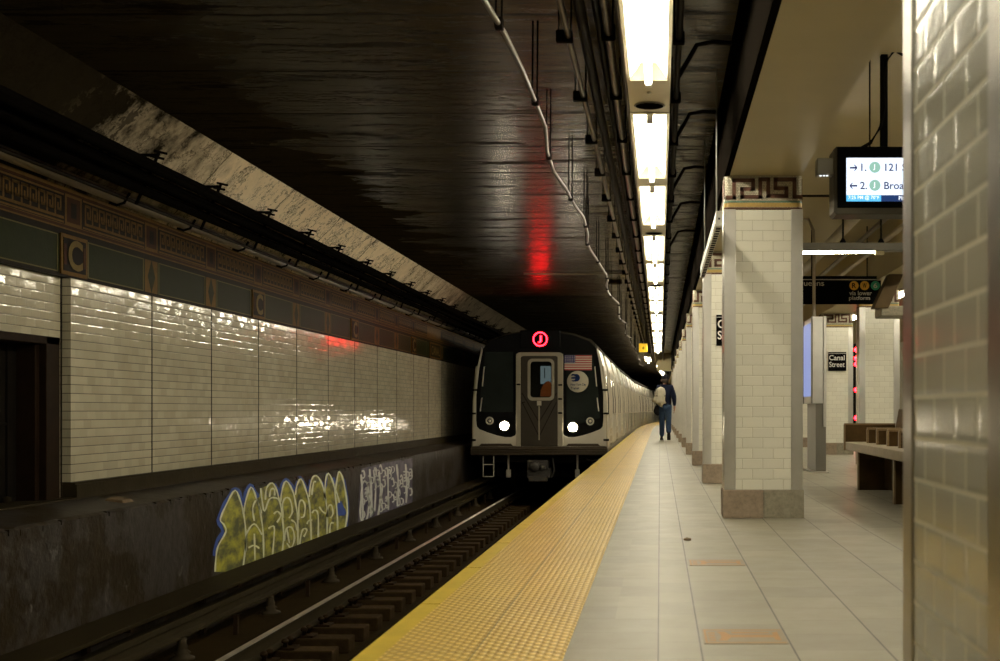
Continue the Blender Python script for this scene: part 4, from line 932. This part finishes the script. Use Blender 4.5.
# ------------------------------------------------------------------ the train
TX, TY, TZ = -2.67, 28.1, -1.10
def tp(px, py, y=0.0): return (TX+(px-539.5)/45.05, TY+y, TZ+(496.5-py)/45.05)
def tx(px): return TX+(px-539.5)/45.05
def tz(py): return TZ+(496.5-py)/45.05
half = [(1.40, .95), (1.47, 1.08), (1.475, 2.2), (1.41, 2.8), (1.29, 3.28), (1.12, 3.46), (.75, 3.60), (.35, 3.66), (0, 3.68)]
def section(inset=0, zmin=None):
    r = [(x-inset*(1 if x > .01 else 0), z-(inset if z > 3 else 0)) for x, z in half]
    pts = [(TX+x, TZ+z) for x, z in r] + [(TX-x, TZ+z) for x, z in reversed(r[:-1])]
    return pts
LEN = 18.2
def car(label, lead):
    c = thing('subway_car', label, 'subway car', (TX, TY, TZ), 'cars of the arriving train')
    mb = MB(); mb.prism(section(.05), 'y', TY+(.22 if lead else .05), TY+LEN); mb.build('body_shell', M['stainless'], c)
    mb = MB(); up = [(1.262, 3.34), (1.14, 3.49), (.76, 3.63), (.35, 3.69), (0, 3.71)]; mb.prism([(TX+x, TZ+z) for x, z in up] + [(TX-x, TZ+z) for x, z in reversed(up[:-1])], 'y', TY+(.24 if lead else .07), TY+LEN-.02); mb.build('roof', M['roof'], c)
    for sd in (-1, 1):
        if sd < 0 and not lead: continue
        for i in range(4):
            yc = TY+2.6+i*4.35
            X = TX+sd*1.425
            mb = MB()
            for (ya, yb) in ((-.72, -.64), (.64, .72)): mb.prism([(X-sd*.01, TZ+1.1), (X+sd*.065, TZ+1.1), (X+sd*.065, TZ+2.2), (X+sd*.005, TZ+2.85), (X-sd*.09, TZ+2.85), (X-sd*.01, TZ+2.2)], 'y', yc+ya, yc+yb)
            mb.prism([(X-sd*.02, TZ+2.80), (X-sd*.02, TZ+2.86), (X-sd*.09, TZ+2.86), (X-sd*.09, TZ+2.80)], 'y', yc-.72, yc+.72)
            fr = mb.build('door_frame', M['stainless'], c)
            for a in (-1, 1):
                mb = MB(); ya, yb = sorted((yc+a*.01, yc+a*.63))
                mb.prism([(X, TZ+1.1), (X+sd*.012, TZ+1.1), (X+sd*.012, TZ+2.2), (X-sd*.052, TZ+2.8), (X-sd*.075, TZ+2.8), (X, TZ+2.2)], 'y', ya, yb); lf = mb.build('door_leaf', M['door_leaf'], c)
                mb = MB(); mb.prism([(X, TZ+1.75), (X+sd*.016, TZ+1.75), (X+sd*.016, TZ+2.2), (X-sd*.037, TZ+2.70), (X-sd*.06, TZ+2.70), (X, TZ+2.2)], 'y', ya+.1, yb-.1); mb.build('door_window', M['glass_dark'], lf)
        mb = MB()
        for z in (1.12, 1.30, 1.48): mb.box(TX+sd*1.474-.006, TX+sd*1.474+.006, TY+.3, TY+LEN-.1, TZ+z, TZ+z+.035)
        mb.build('fluted_band', M['stainless'], c)
        mb = MB()
        for i in range(22): mb.box(TX+sd*1.46-.04, TX+sd*1.46+.04, TY+.5+i*.82, TY+.85+i*.82, TZ+.98, TZ+1.06)
        mb.build('threshold_blocks', M['stainless'], c)
        ends = [TY+.3] + [TY+2.6+i*4.35 for i in range(4)] + [TY+LEN-.06]
        for i in range(5):
            ya = ends[i] + (.74 if i else 0); yb = ends[i+1] - (.74 if i < 4 else 0); X = TX+sd*1.425
            if yb - ya < .2: continue
            mb = MB(); mb.prism([(X-sd*.01, TZ+1.06), (X+sd*.052, TZ+1.08), (X+sd*.052, TZ+2.2), (X-sd*.01, TZ+2.8), (X-sd*.125, TZ+3.26), (X-sd*.19, TZ+3.26), (X-sd*.07, TZ+2.8), (X-sd*.01, TZ+2.2)], 'y', ya, yb)
            pn = mb.build('side_panel', M['stainless'], c)
            n_ = 2 if yb-ya > 2 else 1
            for q in range(n_):
                yc = ya+(yb-ya)*(q+.5)/n_; w_ = .5
                def fr(a, b, o): return [(X+sd*(.052+o), TZ+a), (X+sd*(.052+o), TZ+2.2), (X+sd*(.052+o)-sd*.052, TZ+b), (X-sd*.03, TZ+b), (X+sd*.02, TZ+2.2), (X+sd*.02, TZ+a)]
                mb = MB(); mb.prism(fr(1.78, 2.72, .014), 'y', yc-w_-.06, yc-w_); mb.prism(fr(1.78, 2.72, .014), 'y', yc+w_, yc+w_+.06); mb.build('window_frame', M['stainless'], pn)
                mb = MB(); mb.prism(fr(1.83, 2.68, .004), 'y', yc-w_, yc+w_); mb.build('window_pane', M['glass_dark'], pn)
    mb = MB(); mb.prism([(TX-1.36, TZ+.75), (TX+1.36, TZ+.75), (TX+1.40, TZ+.97), (TX-1.40, TZ+.97)], 'y', TY+.25, TY+LEN-.05); mb.build('underframe', M['under'], c)
    for yc in (2.4, 15.6):
        mb = MB()
        for sx in (-.7175, .7175):
            for dy in (-1.0, 1.0): mb.lathe((TX+sx, TY+yc+dy, TZ+.43), [(.0, -.06), (.41, -.06), (.427, -.03), (.40, .06), (0, .06)], 20, 'x')
        for dy in (-1.0, 1.0): mb.cyl((TX-.9, TY+yc+dy, TZ+.43), (TX+.9, TY+yc+dy, TZ+.43), .07, 10)
        mb.box(TX-1.08, TX-.92, TY+yc-1.4, TY+yc+1.4, TZ+.40, TZ+.62); mb.box(TX+.92, TX+1.08, TY+yc-1.4, TY+yc+1.4, TZ+.40, TZ+.62); mb.box(TX-1, TX+1, TY+yc-.25, TY+yc+.25, TZ+.35, TZ+.75)
        mb.build('truck', M['under'], c)
    for (ya, yb) in ((4.5, 7.0), (7.6, 10.2), (10.8, 13.2)):
        mb = MB(); mb.box(TX-1.3, TX+1.3, TY+ya, TY+yb, TZ+.35, TZ+.76); mb.build('equipment_box', M['under_grey'], c, .03)
    return c
lead = car('lead car of the arriving subway train with two lit headlights and red route sign', True)
for i in range(4):
    pass
# --- front of the lead car
mb = MB(); mb.prism(section(.012), 'y', TY+.02, TY+.22); mb.build('front_mask', M['mask'], lead, .03)
# silver corner panels with the sloping headlight cut-out
for sd in (-1, 1):
    m_ = (lambda x: x) if sd > 0 else (lambda x: 539.5*2-x)
    pts = [(562.5,446),(562.5,432),(564,435.5),(568,437.2),(574,437.2),(582,435.6),(592,432.4),(600,429.2),(602.5,426.5),(603.2,420),(603.0,395),(600,368),(596.5,350),(597.7,347.5),(601.5,366),(605.5,400),(606.2,446),(600,446),(598,443.6),(568,443.6),(566,446)]
    pts = [(tx(m_(a)), tz(b)) for a, b in pts]
    mb = MB(); mb.prism(pts, 'y', TY-.012, TY+.05); mb.build('corner_panel', M['silver_panel'], lead, .004)
    # windshield
    ws = [(566,354),(592,354),(598,392),(600,418),(566,428)] if sd > 0 else [(566,352),(594,352),(598,380),(600,412),(566,412)]
    mb = MB(); mb.prism([(tx(m_(a)), tz(b)) for a, b in ws], 'y', TY+.004, TY+.03); mb.build('windshield', M['glass_dark'], lead, .006)
    mb = MB(); mb.prism([(tx(m_(a)), tz(b)) for a, b in [(566,446),(568,443.8),(598,443.8),(600,446)]], 'y', TY-.05, TY+.05); mb.build('step_pocket', M['sill'], lead, .004)
    # lamps
    hx, hz = (572.6, 427.2) if sd > 0 else (504.3, 425.8)
    mb = MB(); mb.lathe((tx(hx), TY-.03, tz(hz)), [(.115, .05), (.12, .0), (.095, -.004), (.09, .02)], 20, 'y'); hl = mb.build('headlight', M['silver_panel'], lead)
    mb = MB(); mb.lathe((tx(hx), TY-.028, tz(hz)), [(.0, -.03), (.06, -.024), (.095, -.006), (.095, .01)], 20, 'y'); mb.build('lens', M['head_on'], hl)
    qx, qz = (590, 421.3) if sd > 0 else (489.5, 420.8)
    mb = MB(); mb.lathe((tx(qx), TY-.02, tz(qz)), [(.085, .04), (.09, .0), (.07, -.004), (.06, .015), (.035, .015), (.03, -.002), (0, -.006)], 20, 'y'); mk = mb.build('marker_light', M['silver_panel'], lead)
    mb = MB(); mb.lathe((tx(qx), TY-.012, tz(qz)), [(.0, -.006), (.055, 0), (.055, .01)], 16, 'y'); mb.build('lens', M['lens_off'], mk)
    # corner post with hinges and grab rails
    mb = MB(); a = m_(604.0); mb.tube([tp(m_(602.5), 366, .03), tp(m_(605.3), 400, .02), tp(m_(606.3), 449, .02)], .030, 8); cp = mb.build('corner_post', M['door_trim'], lead)
    mb = MB()
    for q in (390, 413.5, 440): X_ = tx(m_(605.0 if q < 400 else 606)); mb.box(X_-.06, X_+.06, TY-.03, TY+.06, tz(q)-.022, tz(q)+.022)
    mb.build('hinge', M['black'], cp)
    for (a_, b_, c_, d_) in ((594.7, 367, 596.5, 386), (597.0, 398, 598.6, 411)):
        mb = MB(); mb.tube([tp(m_(a_), b_, .02), tp(m_(a_), b_, -.05), tp(m_(c_), d_, -.05), tp(m_(c_), d_, .02)], .014, 6); mb.build('grab_rail', M['silver_panel'], lead)
# door in the middle
def rr(x0, x1, y0, y1, r, n=4):
    pts = []
    for (cx, cy, a0) in ((x1-r, y0+r, -90), (x1-r, y1-r, 0), (x0+r, y1-r, 90), (x0+r, y0+r, 180)):
        for i in range(n+1):
            a = math.radians(a0+90*i/n); pts.append((cx+r*math.cos(a), cy+r*math.sin(a)))
    return pts
def loop(mb, outer, inner, ya, yb):
    n = len(outer)
    A = [(tx(a), TY+ya, tz(b)) for a, b in outer]; B = [(tx(a), TY+ya, tz(b)) for a, b in inner]; C = [(tx(a), TY+yb, tz(b)) for a, b in outer]; D = [(tx(a), TY+yb, tz(b)) for a, b in inner]
    fs = []
    for i in range(n):
        j = (i+1) % n; fs += [(i, j, n+j, n+i), (i, 2*n+i, 2*n+j, j), (n+i, n+j, 3*n+j, 3*n+i), (2*n+i, 3*n+i, 3*n+j, 2*n+j)]
    mb.add(A+B+C+D, fs)
mb = MB(); loop(mb, rr(516, 563, 352.5, 449, 4), rr(520.5, 558, 356, 449.0, 3), -.05, .03)
for q in (516.5, 563): pass
mb.box(tx(557.6), tx(562.8), TY-.055, TY+.02, tz(446), tz(354)); mb.box(tx(516.2), tx(520.6), TY-.055, TY+.02, tz(446), tz(354))
df = mb.build('door_frame', M['door_trim'], lead, .006)
mb = MB()
for q in (385, 399, 413): mb.box(tx(558.2), tx(562.2), TY-.065, TY-.05, tz(q)-.018, tz(q)+.018)
for q in (384.5,): mb.box(tx(516.6), tx(520.4), TY-.065, TY-.05, tz(q)-.018, tz(q)+.018)
mb.build('hinge', M['black'], df)
win = rr(530.2, 551.6, 361.5, 397.5, 3.2)
mb = MB(); loop(mb, rr(520.6, 557.6, 355.5, 446, 1), rr(529.4, 552.4, 360.8, 398.2, 3.4), -.03, .01); dr_ = mb.build('front_door', M['train_door'], lead)
mb = MB(); loop(mb, rr(527.6, 554.2, 358.8, 400.6, 4.6), win, -.048, .012); mb.build('window_frame', M['door_trim'], dr_)
mb = MB(); mb.prism([(tx(a), tz(b)) for a, b in win], 'y', TY-.012, TY-.006); mb.build('window_pane', M['glass'], dr_)
mb = MB(); mb.prism([(tx(a), tz(b)) for a, b in rr(529.8, 552, 361, 398, 3.4)], 'y', TY+.012, TY+.016); mb.build('cab_back', M['door_groove'], dr_)
mb = MB(); mb.box(tx(540.2), tx(550.8), TY+.004, TY+.010, tz(384), tz(366)); mb.mat(1).box(tx(544), tx(544.8), TY+.000, TY+.004, tz(378), tz(368)); mb.build('cab_light_panel', [M['cab_grey'], M['door_groove']], dr_)
mb = MB(); mb.prism([(tx(a), tz(b)) for a, b in [(540,396.5),(551,396.5),(551,383),(548.5,381),(545.5,382),(543,384.5),(540.5,390)]], 'y', TY+.002, TY+.011); mb.build('orange_vest', M['cab_orange'], dr_)
mb = MB()
def bar(p, q, w, ya, yb):
    a = Vector((tx(p[0]), tz(p[1]))); b = Vector((tx(q[0]), tz(q[1]))); n_ = Vector((-(b-a).y, (b-a).x)).normalized()*w/2
    mb.prism([tuple(a+n_), tuple(b+n_), tuple(b-n_), tuple(a-n_)], 'y', TY+ya, TY+yb)
for dy in (0, 9): bar((522, 393+dy), (539.0, 422+dy*1.6), .018, -.034, -.02); bar((556.5, 393+dy), (539.0, 422+dy*1.6), .018, -.034, -.02)
bar((521.5, 403), (525, 402), .02, -.034, -.02)
mb.build('chevron', M['door_groove'], dr_)
mb = MB(); mb.box(tx(538.4), tx(539.7), TY-.037, TY-.02, tz(440), tz(406)); mb.build('centre_rib', M['door_trim'], dr_)
mb = MB(); mb.box(tx(537), tx(541.3), TY-.055, TY-.02, tz(405.5), tz(401)); mb.build('door_handle', M['silver_panel'], dr_, .006)
# route sign, flag, roundel
c_ = tp(540, 339.2); yj = TY-.012
mb = MB(); mb.box(c_[0]-.45, c_[0]+.45, TY-.004, TY+.04, c_[2]-.20, c_[2]+.20); rs = mb.build('route_sign', M['mask'], lead, .02)
mb = MB(); mb.disc((c_[0], yj, c_[2]), .163, 40, 'y', .137); text(mb, 'J', lambda u, v: (c_[0]-.042+u, yj, c_[2]-.08+v), .075, .16, .03); mb.build('lit_letter', M['red_on'], rs)
fx0, fx1, fz0, fz1 = tx(564.3), tx(591.6), tz(370.2), tz(355.2); yf = TY-.010
mb = MB(); mb.box(fx0, fx1, yf, TY+.006, fz0, fz1)
mb.mat(1); hh = (fz1-fz0)/13
for i in range(0, 13, 2): mb.box(fx0, fx1, yf-.0015, yf, fz0+i*hh, fz0+(i+1)*hh)
cw = (fx1-fx0)*.40; mb.mat(2).box(fx0, fx0+cw, yf-.003, yf, fz0+6*hh, fz1); mb.mat(0)
for r_ in range(5):
    for q in range(6): mb.disc((fx0+cw*(q+.5)/6, yf-.0042, fz0+6*hh+(fz1-fz0-6*hh)*(r_+.5)/5), .010, 5)
mb.build('flag_decal', [M['flag_white'], M['flag_red'], M['flag_blue']], lead)
rc = tp(577.6, 381.6)
mb = MB(); mb.lathe((rc[0], TY-.012, rc[2]), [(.0, -.0005), (.234, 0), (.238, .004), (.238, .018)], 40, 'y'); ro = mb.build('roundel', M['roundel'], lead)
mb = MB(); yl = TY-.0145; lx, lz = tx(575.2), tz(377.8)
pts = []
for i in range(13):
    a = math.radians(-75+150*i/12); pts.append((lx+.015+.085*math.cos(a), lz+.085*math.sin(a)))
pts += [(lx-.075, lz+.085), (lx-.10, lz+.045), (lx-.03, lz+.05), (lx+.005, lz+.02), (lx-.09, lz+.012), (lx-.09, lz-.022), (lx+.0, lz-.022), (lx-.02, lz-.05), (lx-.09, lz-.055), (lx-.06, lz-.085)]
pts = [pts[i] for i in range(len(pts))]
mb.flat([(a, yl, b) for a, b in pts], pts)
text(mb, 'New York City', lambda u, v: (tx(570.5)+u, yl, tz(386.4)+v), 15.5/45.05, 3.0/45.05, .02); text(mb, 'Transit', lambda u, v: (tx(570.5)+u, yl, tz(389.4)+v), 8.6/45.05, 2.5/45.05, .02)
mb.build('logo', M['logo_blue'], ro)
# bumper, coupler, ladder, underside
mb = MB(); mb.box(TX-1.50, TX+1.50, TY-.16, TY+.3, tz(455), tz(446.3))
for q in (448.5, 451, 453.3): mb.box(TX-1.51, TX+1.51, TY-.19, TY-.15, tz(q)-.013, tz(q)+.013)
mb.build('bumper', M['sill'], lead, .008)
mb = MB(); mb.box(tx(527.5), tx(548), TY-.10, TY+.5, tz(469), tz(460)); mb.box(tx(527), tx(550), TY-.05, TY+.4, tz(478), tz(468)); mb.lathe((tx(535), TY-.18, tz(466)), [(.0, -.02), (.09, -.02), (.11, .0), (.11, .1), (.0, .1)], 14, 'y'); mb.lathe((tx(543.5), TY-.16, tz(467)), [(.0, -.02), (.06, -.02), (.06, .1)], 12, 'y'); mb.box(tx(529), tx(548), TY-.2, TY-.08, tz(481), tz(476)); mb.build('coupler', M['under_grey'], lead, .01)
mb = MB()
for a in (483.3, 493.8): mb.cyl(tp(a, 456, -.05), tp(a, 477, -.05), .012, 6)
for q in (464.5, 476.5): mb.cyl(tp(483.3, q, -.05), tp(493.8, q, -.05), .012, 6)
mb.build('step_ladder', M['silver_panel'], lead)
for q in (507, 576.5):
    mb = MB(); mb.box(tx(q)-.05, tx(q)+.05, TY+.2, TY+.3, tz(478), tz(470)); mb.box(tx(q)-.02, tx(q)+.02, TY+.22, TY+.28, tz(472), tz(455)); mb.build('trip_arm', M['silver_panel'], lead, .008)
mb = MB(); mb.tube([tp(552, 458, .1), tp(554, 470, .05), tp(551, 478, .1)], .02, 6); mb.tube([tp(586, 459.5, .1), tp(592, 461, .05), tp(600, 459, .1)], .018, 6); mb.build('hose', M['under_grey'], lead)
# follow-on cars round the bend
proto2 = car('second car of the train, silver, coupled right behind the lead car', False)
Y = TY + 18.6; posn = []
for i in range(3):
    Ya, Yb = Y+18.6*i, Y+18.6*i+18.2; xa, xb = TX+off(Ya), TX+off(Yb); posn.append((xa, Ya, math.atan2(-(xb-xa), Yb-Ya)))
for i, (xa, Ya, rz) in enumerate(posn):
    if i == 0: proto2.location = (xa, Ya, TZ); proto2.rotation_euler = (0, 0, rz)
    else: dup(proto2, (xa, Ya, TZ), ['', 'third car of the train, curving away behind the second', 'rearmost visible car of the train, far round the bend'][i], None, rz)

# ------------------------------------------------------------------ the walking man
PX, PY = .14, 34.6
p = thing('person', 'man walking away in navy sweater, blue jeans and dark cap', 'person', (PX, PY, 0))
def sk(name, part, mat, parent):
    vs, fs = _skin[name]; mb = MB(); mb.smooth = True; mb.add([(x+PX, y+PY, z) for x, y, z in vs], fs); o = mb.build(part, mat, parent)
    if name == 'body':
        for m_ in (M['navy'], M['denim'], M['shoe']): o.data.materials.append(m_)
        for f_ in o.data.polygons:
            x, y, z = f_.center; hand = abs(x-PX) > .18 and z < .93
            f_.material_index = 0 if (hand or z > 1.47) else (3 if z < .22 else (2 if z < .97 else 1))
    return o
bd = sk('body', 'body', M['skin'], p); sk('sweater', 'sweater', M['navy'], bd); sk('jeans', 'jeans', M['denim'], bd)
mb = MB(); mb.lathe((PX, PY+.022, 1.655), [(.098, -.01), (.103, .03), (.098, .075), (.075, .115), (.03, .135), (0, .138)], 18); mb.box(PX-.075, PX+.075, PY+.10, PY+.21, 1.66, 1.675); mb.build('cap', M['cap'], bd)
mb = MB(); mb.lathe((PX, PY+.012, 1.655), [(.065, -.10), (.088, -.065), (.097, -.03), (.099, .01)], 18); mb.build('hair', M['hair'], bd)
for sx in (-1, 1):
    mb = MB(); mb.lathe((PX+sx*.098, PY+.03, 1.63), [(.0, -.03), (.016, -.025), (.02, 0), (.016, .02), (0, .03)], 8); mb.build('ear', M['skin'], bd)
def shoe(ax, ay, az, pitch):
    mb = MB(); Mx = Matrix.Translation((PX+ax, PY+ay, az)) @ Matrix.Rotation(pitch, 4, 'X')
    rings = [(-.06, .030, .09), (-.05, .042, .10), (.03, .046, .095), (.10, .050, .065), (.18, .048, .05), (.235, .030, .035)]
    vs = []
    for (y, w, h) in rings:
        for (a, b) in ((-1, 0), (-1.0, .3), (-.75, .85), (0, 1), (.75, .85), (1.0, .3), (1, 0)): vs.append(Mx @ Vector((a*w, y, b*h)))
    n_ = 7; fs = [(i*n_+k, i*n_+(k+1) % n_, (i+1)*n_+(k+1) % n_, (i+1)*n_+k) for i in range(5) for k in range(n_)] + [tuple(range(n_)), tuple(range(5*n_, 6*n_))]
    mb.smooth = True; mb.add(vs, fs); mb.build('shoe', M['shoe'], bd)
shoe(-.092, .09, .002, 0); shoe(.10, -.245, .13, math.radians(-42))
bp = thing('backpack', 'bulky pale canvas backpack slung on the walking man, over his left shoulder', 'backpack', (PX-.14, PY-.2, 1.0))
_skin['pack'] = ([(x, y-.045, z) for x, y, z in _skin['pack'][0]], _skin['pack'][1]); sk('pack', 'bag', M['pack'], bp)
mb = MB(); mb.tube([(PX-.12, PY-.12, 1.42), (PX-.12, PY-.02, 1.52), (PX-.13, PY+.10, 1.45), (PX-.17, PY+.16, 1.3), (PX-.20, PY+.10, 1.12), (PX-.20, PY-.1, 1.05)], .016, 8); mb.build('strap', M['pack_dark'], bp)
mb = MB(); mb.tube([(PX-.29, PY-.2, 1.2), (PX-.25, PY-.34, 1.2), (PX-.12, PY-.365, 1.2), (PX+.0, PY-.31, 1.2)], .014, 6); mb.tube([(PX-.21, PY-.33, 1.34), (PX-.22, PY-.36, 1.2), (PX-.22, PY-.33, 1.03)], .012, 6); mb.box(PX-.235, PX-.205, PY-.385, PY-.355, 1.185, 1.215); mb.build('compression_strap', M['pack_dark'], bp)
mb = MB(); vs, fs = _skin['jacket']; mb.smooth = True; mb.add([(x+PX-.01, y+PY-.03, z) for x, y, z in vs], fs); tag(mb.build('jacket', M['jacket']), 'black jacket bunched below the pale backpack at the man\'s left hip', 'jacket')

# ------------------------------------------------------------------ camera, world, view
cam = bpy.data.cameras.new('camera'); co = bpy.data.objects.new('camera', cam); COL.objects.link(co)
co.location = (0, 0, H); co.rotation_euler = (math.pi/2, 0, 0)
cam.sensor_width = 36; cam.lens = 36*F/1000; cam.shift_x = -.16; cam.shift_y = .0795; cam.clip_start = .05; cam.clip_end = 300
cam.dof.use_dof = True; cam.dof.focus_distance = 16; cam.dof.aperture_fstop = 6.0
SC.camera = co
w = bpy.data.worlds.new('world'); SC.world = w; w.use_nodes = True; w.node_tree.nodes['Background'].inputs[0].default_value = (0, 0, 0, 1); w.node_tree.nodes['Background'].inputs[1].default_value = 0
SC.view_settings.view_transform = 'Standard'; SC.view_settings.look = 'None'; SC.view_settings.gamma = 1; SC.view_settings.use_curve_mapping = False
SC.view_settings.exposure = 0.3
SC.cycles.use_denoising = True
SC.cycles.max_bounces = 8; SC.cycles.diffuse_bounces = 5; SC.cycles.glossy_bounces = 4
SC.cycles.sample_clamp_indirect = 6
